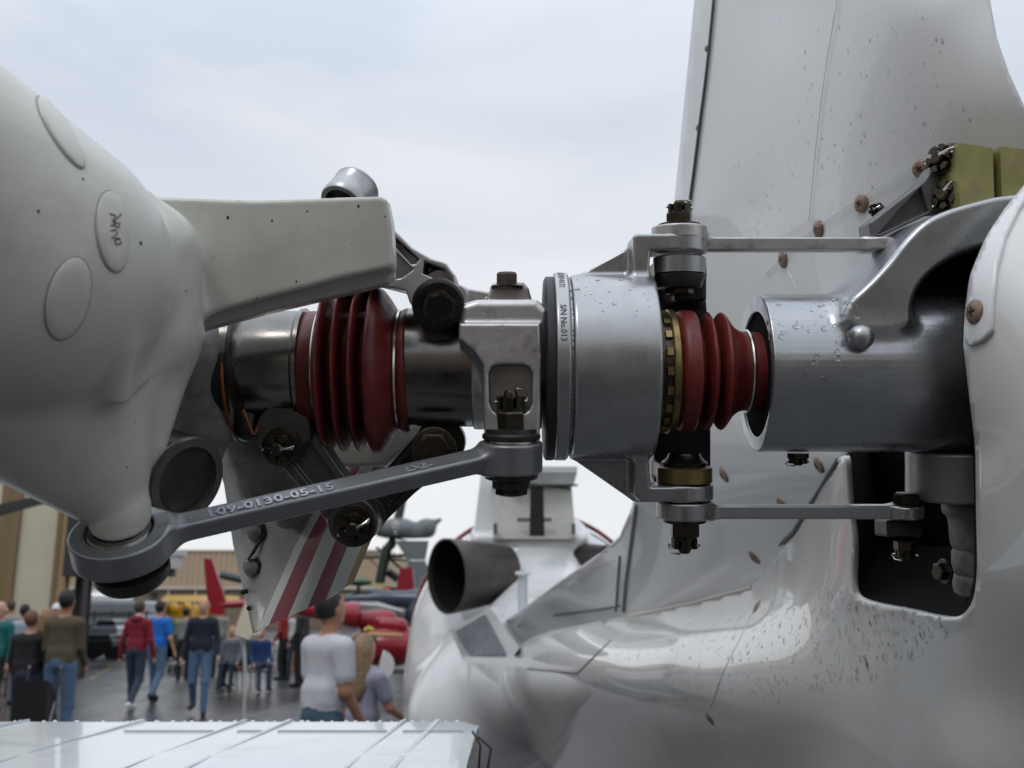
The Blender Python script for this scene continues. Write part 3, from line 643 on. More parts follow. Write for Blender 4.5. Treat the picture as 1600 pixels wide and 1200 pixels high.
# ---------------- drag link rods, clevis pins and arm
for nm, r0, r1, cx, cx2, rowm in (('upper', 355, 376, 1061, 1372, 382), ('lower', 783, 810, 1069, 1415, 799)):
    z1, z0 = zz(r0), zz(r1); zc = (z0+z1)/2; up = nm == 'upper'
    dy = -2; X2 = (cx2-800)*1.0
    zb = zz(383) if up else zz(799)
    ops = [U_(cyl((cx-800, dy, z0), (cx-800, dy, z1), 43, 3)),
           U_(box(((cx-800+X2)/2, dy, zb), ((X2-(cx-800))/2-8, 13, 10.5), 3), 14),
           U_(cyl((X2, dy, zb-10), (X2, dy, zb+9), 28 if up else 26, 3), 10)]
    LK = sdf('link_rod', ops, 1.8, M_silver if not up else M_cast, HELI, 'upper straight link rod above the sleeve' if up else 'lower straight link rod below the sleeve')
    if up:
        placeH(castle(21, 30, 33, 6), 'castle_nut', (cx-800, dy, z1-1), (0, 0, 1), LK, spin=.2)
        g = G(); g.lathe((cx-800, dy, 0), (0, 0, 1), [(zz(430), 30), (zz(428), 40), (zz(404), 41), (zz(402), 38), (zz(402), 20)], 40); g.world(); g.part('washer', M_silver, LK)
        g = G(); g.lathe((cx-800, dy, 0), (0, 0, 1), [(zz(452), 26), (zz(450), 34), (zz(434), 40), (zz(430), 40)], 40); g.world(); g.part('bushing', M_dark, LK)
        placeH(hexbolt(22, 12), 'bolt', (cx-800, dy, zz(449)), (0, 0, -1), LK)
    else:
        placeH(castle(24, 40, 34, 7), 'castle_nut', (cx-800, dy, z0+1), (0, 0, -1), LK, spin=.5)
        g = G(); g.lathe((cx-800, dy, 0), (0, 0, 1), [(zz(754), 20), (zz(753), 43), (zz(730), 43), (zz(728), 40), (zz(728), 20)], 40); g.world(); g.part('washer', M_gold, LK)
        g = G(); g.lathe((cx-800, dy, 0), (0, 0, 1), [(zz(728), 34), (zz(722), 36), (zz(716), 28), (zz(708), 24)], 40); g.world(); g.part('bushing', M_bolt, LK)
        placeH(hexbolt(20, 16, 24, 4), 'bolt', (X2, dy, zb+9), (0, 0, 1), LK)
        placeH(castle(18, 24), 'castle_nut', F(1415, 846, 0), (0, 0, -1), LK, spin=.5)
arm = [U_(ext(XZ([(1024, 420), (1106, 404), (1112, 480), (1112, 560), (1118, 640), (1118, 790), (1028, 786), (1026, 660), (1050, 560), (1034, 470)], 60), (0, 112, 0), (1, 0, 0), (0, 0, 1), 15, 5)),
       U_(box((266, 60, zz(415)), (38, 62, 13), 5), 8), U_(box((272, 60, zz(741)), (38, 62, 13), 5), 8), U_(box((285, 80, zz(440)), (26, 50, 30), 8), 12)]
sdf('drive_arm', arm, 2.4, M_dark, HELI)
# things inside the bay
blockpart('bay_lug', 1386, 1442, 816, 842, -5, 50, M_dark, HELI)
BO = sdf('bay_boss', [U_(cyl(((1512-800)*1.0, 20, zz(783)), ((1512-800)*1.0, 20, zz(706)), 84, 5))], 2.4, M_rod, HELI)
g = G(); g.lathe(F(1535, 855, 40), (0, 0, 1), sweep_profile([(-78, 30), (-74, 42), (-50, 44), (-44, 41), (-36, 45), (-10, 46), (-4, 43), (6, 48), (44, 52), (54, 60), (70, 58), (72, 30)], 3), 40); g.world(); g.part('cable_boot', M_boot2, HELI, 'dirty white ribbed boot inside the dark bay')
placeH(hexbolt(15, 12, 20, 5), 'bolt', F(1478, 893, 20), (-1, -.2, 0), HELI)

# ---------------- scissor links, lower (dark) and upper (bright)
def scissor(name, A, Bp, wA, wB, dy, th, m, par, label, axv=(0, 1, 0)):
    a = F(*A, dy); b = F(*Bp, dy); d = nrm(b-a); p = np.array([-d[2], 0, d[0]])
    L_ = np.linalg.norm(b-a)
    pts = [(0, wA), (L_*.5, wA*.82), (L_, wB), (L_, -wB), (L_*.5, -wA*.82), (0, -wA)]
    pk = [(L_*.2, wA*.5), (L_*.72, wA*.45), (L_*.72, -wA*.45), (L_*.2, -wA*.5)]
    Nn = np.cross(d, p)
    ops = [U_(ext(pts, a, d, p, th, 5)), U_(cyl(a-Nn*(th+8), a+Nn*(th+8), wA*1.05, 4), 8), U_(cyl(b-Nn*(th+8), b+Nn*(th+8), wB*1.15, 4), 8),
           C_(ext(pk, a-Nn*th, d, p, th*.55, 3), 3), C_(ext(pk, a+Nn*th, d, p, th*.55, 3), 3)]
    return sdf(name, ops, 2.0, m, par, label)
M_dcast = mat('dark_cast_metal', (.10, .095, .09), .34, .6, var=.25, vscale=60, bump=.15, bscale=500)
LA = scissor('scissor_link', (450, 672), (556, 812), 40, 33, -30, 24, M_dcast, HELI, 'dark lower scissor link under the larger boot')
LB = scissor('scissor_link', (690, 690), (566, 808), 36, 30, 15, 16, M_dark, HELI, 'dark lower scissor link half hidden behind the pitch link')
placeH(castle(23, 20, 30, 5), 'castle_nut', F(441, 698, -62), (-.1, -1, -.1), LA); placeH(castle(25, 20, 32, 6), 'castle_nut', F(555, 820, -62), (0, -1, -.12), LA, spin=.4)
placeH(hexbolt(27, 12, 34, 5), 'bolt', F(678, 702, -60), (0, -1, 0), LB)
# tangled lug casting near the shaft end
sdf('shaft_lug', [U_(cap(F(386, 670, -40), F(386, 640, -30), 20, 26)), U_(cap(F(440, 640, -20), F(500, 665, -10), 30, 22), 12), U_(cap(F(455, 650, 10), F(455, 600, 20), 44), 14)], 2.4, M_dark, HELI)
d = nrm(F(683, 474, -150)-F(596, 352, -60)); 
a = F(600, 357, -40); b = F(683, 470, -70)
up_ops = [U_(ext(XZ([(560, 320), (600, 346), (618, 362), (648, 392), (676, 408), (700, 416), (713, 434), (718, 470), (712, 492), (696, 504), (662, 500), (644, 476), (638, 458), (600, 448), (560, 440)], -60), (0, -60, 0), (1, 0, 0), (0, 0, 1), 38, 3)),
          C_(ext(XZ([(600, 354), (618, 371), (650, 400), (655, 405), (650, 412), (643, 413), (618, 386), (600, 372)], -98), (0, -98, 0), (1, 0, 0), (0, 0, 1), 62, 1), 2),
          C_(ext(XZ([(600, 380), (617, 393), (646, 421), (628, 434), (600, 440)], -98), (0, -98, 0), (1, 0, 0), (0, 0, 1), 34, 1), 2),
          C_(ext(XZ([(663, 408), (694, 419), (706, 432), (712, 452), (690, 440), (660, 427)], -98), (0, -98, 0), (1, 0, 0), (0, 0, 1), 62, 1), 2),
          U_(cyl(F(690, 446, 10), F(688, 450, -74), 27, 2), 0), U_(cyl(F(684, 476, -60), F(684, 477, -102), 35, 3), 4)]
UL = sdf('scissor_link', up_ops, 1.9, M_cast, HELI, 'bright upper scissor link above the shaft')
g = G(); ax2 = nrm(F(684, 476, -120)-F(676, 450, -20)); g.lathe(F(684, 474, -108), ax2, [(-4, 30), (0, 38), (10, 38), (13, 34), (13, 20)], 40); g.world(); g.part('washer', M_dark, UL)
placeH(hexbolt(26, 15), 'bolt', F(685, 477, -121), ax2, UL, spin=.35)
sdf('link_arm', [U_(box(F(735, 464, 60), (42, 16, 12), 4, frame((.17, 0, 1)))), U_(cyl(F(712, 462, 40), F(712, 462, 84), 19, 3), 6)], 2.2, M_cast, HELI)
# silver end cap above the hub arm
g = G(); o = F(543, 311, -60); ax3 = nrm(np.array([-.32, -.55, -.62])); g.lathe(o, ax3, [(-34, 10), (-34, 33), (-32, 36), (-29, 36.5), (-28, 35.8), (2, 35.8), (3, 36.8), (14, 36.8), (17, 35), (17, 28), (4, 27), (4, 1)], 56); g.world(); PC = g.part('pin_cap', M_silver, HELI)
g = G(); g.lathe(o, ax3, [(4.5, 26), (4.6, 1)], 40); g.lathe(o, ax3, [(4, 27), (14, 27.5)], 40, cap=False); g.lathe(o, ax3, [(4, 9), (20, 9), (22, 5)], 6); g.world(); g.part('cap_recess', M_black, PC)
sdf('pin_column', [U_(cyl(F(550, 330, -40), F(560, 480, 20), 30, 3))], 2.6, M_dark, HELI)

# ---------------- near rotor hub casting (cream paint)
def c3(px, py, dy): return F(px, py, dy)
hub = [U_(cap(c3(-260, 190, -560), c3(30, 420, -430), 150, 166)),
       U_(cyl(c3(-110, 330, -500), c3(112, 500, -330), 150, 26), 22),
       U_(ext(XZ([(-260, 120), (60, 250), (196, 330), (236, 420), (238, 490), (212, 596), (150, 622), (100, 632), (0, 606), (-260, 560)], -400, 135, .9), (0, -388, 135), (1, 0, 0), (0, -.5, .87), 122, 24), 12),
       U_(cap(c3(70, 585, -340), c3(186, 800, -330), 165, 36), 14),
       U_(cap(c3(186, 790, -330), c3(189, 826, -330), 36, 33), 8),
       U_(cap(c3(250, 525, -270), c3(236, 690, -290), 52, 20), 26),
       U_(ext(XZ([(215, 306), (400, 312), (594, 306), (604, 311), (611, 350), (615, 412), (610, 420), (540, 434), (420, 466), (330, 490), (215, 520)], -225), (0, -205, 0), (1, 0, 0), (0, 0, 1), 22, 7), 44),
       U_(ext(XZ([(215, 316), (594, 314), (604, 320), (612, 350), (616, 434), (610, 443), (556, 456), (420, 488), (330, 512), (215, 545)], -180), (0, -172, 0), (1, 0, 0), (0, 0, 1), 22, 7), 10),
       U_(cap(c3(240, 395, -290), c3(236, 520, -300), 58, 52), 34),
       C_(box(c3(190, 860, -330), (60, 60, 26), 2, Rr), 5)]
HUBO = sdf('rotor_hub', hub, 4.5, M_hub, HELI, 'cream painted rotor hub casting with a flat arm')

# ---------------- the rest of the far side of the rotor: grips, blade, plates
sdf('blade_grip', [U_(cap(F(300, 560, -60), F(300, 700, -40), 62, 48)), U_(cap(F(352, 540, -20), F(340, 640, -20), 34, 30), 30), U_(box(F(320, 600, -40), (44, 40, 90), 20), 20)], 3.0, M_grip, HELI, 'grey weathered blade grip between hub and shaft')
g = G(); o = F(280, 745, -150); axd = nrm(np.array([.72, -.45, -.2])); g.lathe(o, axd, [(-40, 60), (10, 62), (14, 60), (16, 50), (6, 48), (4, 1)], 48); g.world(); g.part('bearing_cap', M_dark, HELI)
g = G(); g.lathe(o, axd, [(12, 62), (15, 63), (20, 61), (20, 49), (12, 48)], 48); g.world(); g.part('bearing_rim', mat('brown_grey_metal', (.12, .105, .095), .4, .4, var=.2, vscale=80), HELI)
sdf('blade_root', [U_(cap(F(400, 640, 150), F(425, 745, 190), 84, 66)), U_(cap(F(425, 745, 190), F(450, 800, 215), 62, 30), 20), C_(cap(F(390, 640, 40), F(400, 700, 40), 50), 10)], 3.2, M_grip, HELI, 'grey lower blade root behind the shaft')
sdf('hub_plate', [U_(ext(XZ([(476, 600), (680, 600), (690, 655), (650, 690), (604, 728), (545, 730), (505, 715), (490, 690)], 190), (0, 190, 0), (1, 0, 0), (0, 0, 1), 14, 8))], 3.0, M_hub, HELI, 'pale plate behind the larger boot')
# striped tail rotor blade, twisted, with a grey root face
M_blade = bpy.data.materials.new('striped_blade_paint'); M_blade.use_nodes = True
t = M_blade.node_tree; b = t.nodes['Principled BSDF']; b.inputs['Roughness'].default_value = .22; b.inputs['Coat Weight'].default_value = .3
uv = t.nodes.new('ShaderNodeUVMap'); sp = t.nodes.new('ShaderNodeSeparateXYZ'); t.links.new(uv.outputs[0], sp.inputs[0])
rp = t.nodes.new('ShaderNodeValToRGB'); rp.color_ramp.interpolation = 'CONSTANT'; t.links.new(sp.outputs[0], rp.inputs[0])
wh = (.50, .52, .50, 1); mr_ = (.21, .062, .085, 1); e = rp.color_ramp.elements
e[0].position = 0; e[0].color = (.27, .28, .26, 1); e[1].position = .333; e[1].color = wh
for p_, c_ in ((.333+.667*.12, mr_), (.333+.667*.33, wh), (.333+.667*.54, mr_), (.333+.667*.74, wh), (.965, (.35, .24, .1, 1))):
    x = e.new(p_); x.color = c_
t.links.new(rp.outputs[0], b.inputs['Base Color'])
def blade():
    # columns at left edge, fold, right edge; rows down the blade: (px, py, dy)
    def q(rows, v):
        r = np.array(rows, float); t_ = np.linspace(0, 1, len(r)); return np.array([np.interp(v, t_, r[:, i]) for i in range(3)])
    Lr = [(330, 690, 330), (350, 757, 330), (364, 850, 320), (395, 990, 310)]; Mr = [(560, 690, 250), (520, 745, 240), (462, 850, 220), (402, 985, 200)]; Rr_ = [(640, 700, 330), (610, 760, 320), (573, 850, 300), (546, 922, 280)]
    V = []; UVv = []; nu, nv = 24, 24
    for j in range(nv+1):
        v = j/nv; a, m_, c_ = q(Lr, v), q(Mr, v), q(Rr_, v)
        for i in range(nu+1):
            u = i/nu
            if u < 1/3: s_ = u*3; p_ = a+(m_-a)*s_; p_[2] -= 12*math.sin(math.pi*s_)
            else:
                s_ = (u-1/3)*1.5; p_ = m_+(c_-m_)*s_; p_[2] -= 70*math.sin(math.pi*s_*.9)
                if v > .55: p_[1] -= (v-.55)*40*max(0, s_-.75)*4*.6
            V.append(F(*p_)); UVv.append((u, v))
    nn = len(V); back = [np.array(p_)+np.array([6, 60*math.sin(math.pi*min(1, max(0, uu[0]*.94+.03)))+4, 0]) for p_, uu in zip(V, UVv)]
    V2 = V+back; Fc = []; w = nu+1
    for j in range(nv):
        for i in range(nu):
            a = j*w+i; Fc.append((a, a+w, a+w+1, a+1)); Fc.append((nn+a, nn+a+1, nn+a+w+1, nn+a+w))
    for i in range(nu): Fc.append((i, i+1, nn+i+1, nn+i)); a = nv*w+i; Fc.append((a+1, a, nn+a, nn+a+1))
    for j in range(nv): a = j*w; Fc.append((a+w, a, nn+a, nn+a+w)); a = j*w+nu; Fc.append((a, a+w, nn+a+w, nn+a))
    o = part('rotor_blade', toW(V2), Fc, M_blade, HELI, 'white rotor blade root with two maroon stripes hanging down', angle=40)
    ul = o.data.uv_layers.new(name='UVMap'); UV2 = UVv+UVv
    for l_ in o.data.loops: ul.data[l_.index].uv = UV2[l_.vertex_index]
    return o
BL = blade()
for px, py in ((401, 829), (396, 885)):
    g = G(); g.lathe(F(px, py, 270), nrm(np.array([-.25, -1, 0])), [(-10, 22), (0, 22), (2, 18), (4, 17), (10, 14), (13, 7), (14, .1)], 28); g.world(); g.part('balance_weight', M_grip, BL)
g = G(); g.tube([F(x, y, 258) for x, y in [(392, 815), (410, 818), (414, 834), (403, 850), (396, 862), (388, 874), (400, 872), (408, 884), (402, 896)]], 3.5, 8); g.world(); g.part('safety_wire', M_dark, BL)
for px, py in ((372, 815), (430, 822), (368, 790), (381, 925), (390, 950)):
    g = G(); g.lathe(F(px, py, 290), (-.25, -1, 0), [(-8, 5), (3, 5), (4, .1)], 12); g.world(); g.part('rivet', M_dark, BL)

# round cover discs on the near hub, set on the casting by ray
def bvh(o):
    dg = bpy.context.evaluated_depsgraph_get(); return BVHTree.FromObject(o, dg), o
bpy.context.view_layer.update()
def hit(bo, px, py):
    b_, o = bo; d_ = FW+(px-800)/FPX*RT+(600-py)/FPX*UP; r = b_.ray_cast(Vector(CP-BASE[o.name]), Vector(nrm(d_)), 30)
    return (None, None) if r[0] is None else (np.array(r[0])+BASE[o.name], np.array(r[1]))
HBV = bvh(HUBO)
def cover(px, py, rx, ry, tilt, nm='cover_disc', lab=None, ink=None):
    P0, Nm = hit(HBV, px, py)
    if P0 is None: return
    n_ = 40; ring = []; ctr = []
    for s_ in (1.0, .97, .9, .6, .25):
        row = []
        for i in range(n_):
            a = 2*math.pi*i/n_; x = s_*rx*math.cos(a); y = s_*ry*math.sin(a); ct, st = math.cos(R_(tilt)), math.sin(R_(tilt))
            p_, nn2 = hit(HBV, px+x*ct-y*st, py+x*st+y*ct)
            if p_ is None: p_ = P0; nn2 = Nm
            row.append(p_+nn2*(-.0006 if s_ == 1 else .0010 if s_ > .95 else .0014))
        ring.append(row)
    V = [p_ for r in ring for p_ in r]+[P0+Nm*.0014]; Fc = []
    for k in range(4):
        for i in range(n_): Fc.append((k*n_+i, k*n_+(i+1) % n_, (k+1)*n_+(i+1) % n_, (k+1)*n_+i))
    for i in range(n_): Fc.append((4*n_+i, 4*n_+(i+1) % n_, 5*n_))
    a, b2_, c2 = [np.array(V[q]) for q in Fc[0][:3]]
    if np.dot(np.cross(b2_-a, c2-a), CP-a) < 0: Fc = [f[::-1] for f in Fc]
    o = part(nm, V, Fc, M_hub, HUBO, lab, angle=50)
    R2 = [p_+np.array([0, 0, 0]) for p_ in ring[0]]; g = G(); g.tube([p_+.0002*Nm for p_ in R2], .0009, 6, closed=True); g.part('rim_shade_line', M_hubdk, o)
    return o
M_hubdk = mat('shaded_hub_paint', (.26, .26, .24), .5)  # darker hub tone, painted shade line round each cover disc
cover(175, 362, 25, 64, -6, lab='round cover disc with a faint ink mark')
cover(106, 466, 33, 66, 14, lab='lower round cover disc without marks')
cover(94, 207, 15, 66, -32, lab='upper round cover disc seen edge on')
# smudged ink mark
g = G()
for pts in ([(169, 336), (178, 339), (172, 346), (180, 350), (170, 354)], [(186, 336), (176, 346), (173, 353), (182, 357), (184, 350), (176, 350)], [(170, 362), (178, 360), (180, 366), (171, 373), (182, 373)], [(176, 376), (184, 374), (186, 381), (178, 383), (176, 376)]):
    q = [hit(HBV, x, y) for x, y in pts]
    if all(a[0] is not None for a in q): g.tube([a[0]+a[1]*.0015 for a in q], .00035, 6)
g.part('ink_mark', mat('olive_ink', (.10, .09, .05), .6), HUBO)
g = G()
for x, y in ((199, 730), (373, 314), (425, 345), (548, 381), (463, 440), (602, 338), (580, 434), (118, 800), (243, 705), (480, 330), (505, 412), (333, 402), (290, 455), (560, 322), (150, 700), (210, 660), (60, 330), (220, 380), (130, 280), (401, 466), (356, 340)):
    p_, nn2 = hit(HBV, x, y); k_ = random.uniform(.25, .95)
    if p_ is not None: g.lathe(p_, nn2, [(-.0003, .0009*k_), (.0002, .0008*k_), (.0003, .0001)], 7, sx=1+k_*.5)
o = g.part('paint_chip', M_black, HUBO); tag(o, kind='stuff')

# ---------------- horizontal stabiliser, bottom left
zs = PY(400, 1122, 1.45)[2]; M_stab = mat('wet_pale_paint', (.60, .645, .66), .24, var=.04, vscale=5, coat=.5, bump=.05, bscale=30, dirt=(.42, .45, .46), dscale=10, dlo=.5, dhi=.8)
g = G(); prof = []
for i in range(25):
    a = math.pi*i/24; prof.append((1.40+.045*math.sin(a)*1.0, zs-.018+.018*math.cos(a)))
prof = [(.93, zs-.004), (1.1, zs+.0005)]+prof+[(1.1, zs-.03), (.93, zs-.016)]
xe = PY(738, 1160, 1.2)[0]
V = []; Fc = []; xs = [-1.6, -1.2, -.8, -.4, xe-.02, xe]
for x in xs:
    for (y, z) in prof: V.append((x, y + (0 if x < xe-.001 else -.015*(1 if y > 1.3 else 0)), z+ (0 if x < xe-.001 else (-.004 if z > zs-.01 else .004))))
n = len(prof)
for i in range(len(xs)-1):
    for j in range(n): Fc.append((i*n+j, (i+1)*n+j, (i+1)*n+(j+1) % n, i*n+(j+1) % n))
Fc += [tuple(range(n)), tuple((len(xs)-1)*n+j for j in range(n))[::-1]]
ST = part('stabiliser', V, Fc, M_stab, HELI, 'pale stabiliser upper skin with raised seams', angle=30)
M_seam = mat('pale_seam_strip', (.42, .46, .47), .2, coat=.3)
for x0, wd in ((-1.05, .003), (-.9, .006), (-.655, .004), (-.50, .006), (-.36, .003), (-.30, .005), (-.145, .004), (-.10, .006)):
    g = G(); xb = x0-.02
    g.hexa([(xb-wd, .935, zs-.012), (xb+wd, .935, zs-.012), (x0+wd, 1.41, zs-.004), (x0-wd, 1.41, zs-.004), (xb-wd*.5, .935, zs-.001), (xb+wd*.5, .935, zs-.001), (x0+wd*.5, 1.41, zs+.003), (x0-wd*.5, 1.41, zs+.003)])
    g.part('skin_seam', M_seam, ST)
for x0, x1 in ((-.88, -.67), (-.48, -.37), (-.34, -.31), (-.29, -.155), (-.135, -.06), (-1.03, -.92)):
    g = G(); g.hexa([(x0, 1.29, zs-.004), (x1, 1.29, zs-.004), (x1, 1.297, zs-.004), (x0, 1.297, zs-.004), (x0, 1.291, zs+.0025), (x1, 1.291, zs+.0025), (x1, 1.296, zs+.0025), (x0, 1.296, zs+.0025)]); g.part('panel_lap', M_seam, ST)
g = G(); g.sph((0, 0, 0), (.0042, .0042, .0028), 10, 6); rv = mesh('rivet', g.V, g.F, M_stab, angle=None)
for i in range(62):
    x = xe-.03-i*.0155*random.uniform(.97, 1.03)
    o = link('rivet', rv, ST); o.location = Vector(np.array([x, 1.437, zs-.0035])-HB); o.scale = (random.uniform(.5, .85),)*3
# tangle of fittings between stabiliser and boom
g = G(); g.tube([(xe-.002, 1.25, zs+.006), (xe+.008, 1.24, zs-.008), (xe+.006, 1.24, zs-.04)], .0014, 8); g.tube([(xe+.004, 1.28, zs-.004), (xe+.02, 1.27, zs-.016), (xe+.016, 1.26, zs-.04)], .0016, 8); g.part('stabiliser_bracket', M_dark, HELI)

# ---------------- far fuselage, cowling, exhausts
M_fus = mat('fuselage_white', (.68, .69, .69), .16, var=.03, vscale=1.5, coat=.4, dirt=(.45, .43, .39), dscale=2.2, dlo=.5, dhi=.85)
def cm(px, py, d): return np.array([(px-800)/FPX*d, d, (600-py)/FPX*d])
I3 = (np.array([RT, FW, UP]), CP)
fus = [U_(cap(cm(834, 1003, 6.5), cm(834, 1000, 8.6), .80, .86)), U_(cap(cm(850, 1062, 4.55), cm(838, 1030, 6.3), .20, .66), .28),
       U_(cap(cm(735, 1120, 5.6), cm(760, 1110, 7.5), .36, .6), .25),
       U_(box(cm(826, 832, 6.45), (.36, .4, .05), .04), .08)]
fus += [C_(cap(cm(690, 915, 5.5), cm(745, 898, 5.85), .235), .05), C_(cap(cm(950, 872, 5.8), cm(928, 872, 6.1), .11), .03)]
FU = sdf('fuselage', fus, .03, M_fus, HELI, 'white far fuselage end with engine cowling', hub=False, M3=I3)
def latc(name, o, ax, prof, m, par, seg=40, label=None, cap=False):
    g = G(); g.lathe(CP+o[0]*RT+o[1]*FW+o[2]*UP, ax[0]*RT+ax[1]*FW+ax[2]*UP, prof, seg, cap=cap); return g.part(name, m, par, label)
M_ex = mat('burnt_exhaust_metal', (.075, .066, .06), .42, .7, var=.25, vscale=6, dirt=(.05, .04, .04), dscale=4)
a1 = cm(768, 896, 5.80); ax = nrm(np.array([-.80, -.56, .06])); Lx = .31
EX = latc('exhaust_pipe', a1, ax, [(-.1, .16), (0, .175), (Lx-.02, .212), (Lx, .213), (Lx, .203), (Lx-.1, .197), (0, .155), (0, .01)], M_ex, HELI, label='large burnt exhaust pipe on the left of the cowling')
latc('dark_lining', a1, ax, [(Lx-.03, .1985), (.02, .15), (.02, .01)], M_cavity, EX)  # near-black lining inside the exhaust mouth
a1 = cm(922, 874, 6.05)
latc('exhaust_pipe', a1, nrm(np.array([.72, -.68, 0])), [(-.1, .09), (.12, .10), (.12, .09), (0, .08), (0, .01)], M_ex, HELI, label='smaller exhaust pipe half hidden behind the fin root')
# maroon line and grey intake lips round the cowling arch
def arc(d, cx, cz, r, a0, a1, n=40): return [CP+(cx+r*math.cos(R_(a)))*RT+d*FW+(cz+r*math.sin(R_(a)))*UP for a in np.linspace(a0, a1, n)]
c0 = cm(834, 1003, 6.5)
for a0_, a1_ in ((116, 215), (25, 70)): g = G(); g.tube(arc(6.75, c0[0], c0[2], .815, a0_, a1_), .016, 8); g.part('trim_line', M_maroon, FU)
for a0_, a1_ in ((104, 122), (48, 72)): g = G(); g.tube(arc(6.45, c0[0], c0[2], .795, a0_, a1_), [.004]+[.02]*38+[.004], 8); g.part('intake_lip', mat('grey_lip', (.22, .23, .24), .4), FU)
# mast fairing
g = G()
def hexpx(g, P4b, P4t, mi=None): g.hexa([CP+p[0]*RT+p[1]*FW+p[2]*UP for p in list(P4b)+list(P4t)], mi)
def quad(px0, px1, py, d0, d1): return [cm(px0, py, d0), cm(px1, py, d0), cm(px1, py, d1)*1.0, cm(px0, py, d1)]
hexpx(g, quad(770, 900, 842, 6.0, 6.9), quad(776, 893, 760, 6.15, 6.8)); MF = g.part('mast_fairing', M_hub, HELI, 'cream mast fairing above the cowling')
g = G(); hexpx(g, quad(740, 772, 836, 6.2, 6.9), quad(752, 776, 735, 6.3, 6.8)); g.part('fairing_side_post', M_fus, MF)
g = G(); hexpx(g, quad(768, 896, 760, 6.1, 6.85), quad(796, 902, 738, 6.05, 6.9)); hexpx(g, quad(786, 902, 738, 6.0, 6.95), quad(786, 902, 729, 6.0, 6.95)); g.part('fairing_cap', M_fus, MF)
g = G(); g.tube([CP+cm(808, 812, 5.98)@I3[0], CP+cm(862, 812, 5.98)@I3[0]], .012, 6); g.part('fairing_slot', M_groove, MF)
g = G(); 
for px in (774, 896): hexpx(g, quad(px-3, px+3, 835, 5.95, 5.99), quad(px-3, px+3, 818, 5.95, 5.99))
g.part('latch', M_groove, MF)
g = G(); hexpx(g, quad(827, 851, 838, 5.75, 5.82), quad(829, 849, 757, 5.75, 5.8)); AM = g.part('antenna_mast', M_black, HELI, 'black upright post on the cowling')
g = G(); hexpx(g, quad(815, 903, 760, 5.74, 5.82), quad(815, 903, 756.5, 5.74, 5.82)); g.tube([CP+cm(830, 756, 5.78)@I3[0], CP+cm(893, 764, 5.78)@I3[0]], .007, 6); g.part('cross_bar', mat('dark_green_bar', (.03, .05, .035), .4), AM)
# boom-top mast and vent
g = G(); A = CP+cm(817, 982, 4.6)@I3[0]; B_ = CP+cm(817, 897, 4.6)@I3[0]; g.tube([A, B_], .023, 16); BM = g.part('beacon_post', M_stab, HELI, 'pale slim post on top of the tail boom')
g = G(); g.tube([B_, B_+UP*.008], .037, 16); g.tube([B_, B_+UP*.025], .011, 10); g.part('post_cap', M_stab, BM)
# wedge shaped vent on the boom
v = [cm(703, 985, 3.9), cm(765, 949, 3.9), cm(812, 1012, 3.9), cm(800, 1028, 3.9), cm(724, 1032, 3.9)]
v = [CP+p@I3[0] for p in v]
g = G(); g.prism(v, (0, 0, 0), (.03, .22, .0)); VN = g.part('vent_scoop', M_fus, HELI, 'white wedge shaped scoop on the tail boom')
vi = [CP+cm(x, y, 3.885)@I3[0] for x, y in [(712, 986), (757, 960), (790, 1022), (735, 1026)]]
g = G(); g.prism(vi, (0, 0, 0), (.003, .012, .0)); g.part('scoop_face', mat('grey_scoop_mesh', (.24, .24, .27), .5, var=.15, vscale=40), VN)
g = G(); g.hexa([CP+cm(x, y, d)@I3[0] for x, y, d in [(724, 1034, 3.9), (905, 1052, 3.2), (880, 1034, 3.6), (780, 1030, 4.1), (724, 1026, 3.9), (850, 1030, 3.4), (840, 1026, 3.7), (780, 1022, 4.1)]]); g.part('scoop_fairing', M_fus, VN)

# ---------------- rain drops on the painted and metal skins
FB = {k: bvh(o) for k, o in (('fin', FIN), ('boom', BOOM), ('drum', DRUM), ('sleeve', SLEEVE), ('yoke', YOKE))}
def drops(key, poly, n, r0, r1, elong=1.0, flat=.45):
    P = np.array(poly); o = FB[key][1]; g = G(); k = 0; tries = 0
    while k < n and tries < n*20:
        tries += 1; x = random.uniform(P[:, 0].min(), P[:, 0].max()); y = random.uniform(P[:, 1].min(), P[:, 1].max())
        if not inpoly(np.array([x]), np.array([y]), poly)[0]: continue
        p_, nn2 = hit(FB[key], x, y)
        if p_ is None: continue
        if np.dot(nn2, CP-p_) < 0: nn2 = -nn2
        r = (r0+(r1-r0)*random.random()**2.5); dn = np.array([0, 0, -1.]); dn = nrm(dn-nn2*np.dot(dn, nn2)+1e-6); sd_ = np.cross(nn2, dn)
        seg = 10; V = []; el = elong*random.uniform(.8, 1.5) if elong > 1 else random.uniform(.9, 1.2); jit = [random.uniform(.85, 1.15) for _ in range(seg)]
        for s_, h_ in ((1, -.1), (.93, .35), (.7, .75), (.35, .97)):
            for i in range(seg):
                a = 2*math.pi*i/seg; V.append(p_+r*s_*jit[i]*(math.cos(a)*dn*el+math.sin(a)*sd_)+nn2*r*h_*flat)
        V.append(p_+nn2*r*flat); Fc = [(j*seg+i, j*seg+(i+1) % seg, (j+1)*seg+(i+1) % seg, (j+1)*seg+i) for j in range(3) for i in range(seg)]+[(3*seg+i, 3*seg+(i+1) % seg, 4*seg) for i in range(seg)]
        g.add(V, Fc); k += 1
    if g.V: tag(g.part('raindrops', M_water, o, angle=None), kind='stuff')
drops('fin', [(1130, 40), (1420, 0), (1560, 160), (1400, 260), (1200, 440), (1120, 440), (1110, 330)], 150, .0005, .0014, 1.6, .2)
drops('fin', [(1090, 250), (1330, 200), (1280, 420), (1150, 480), (1060, 440)], 110, .0005, .0012, 1.5, .18)
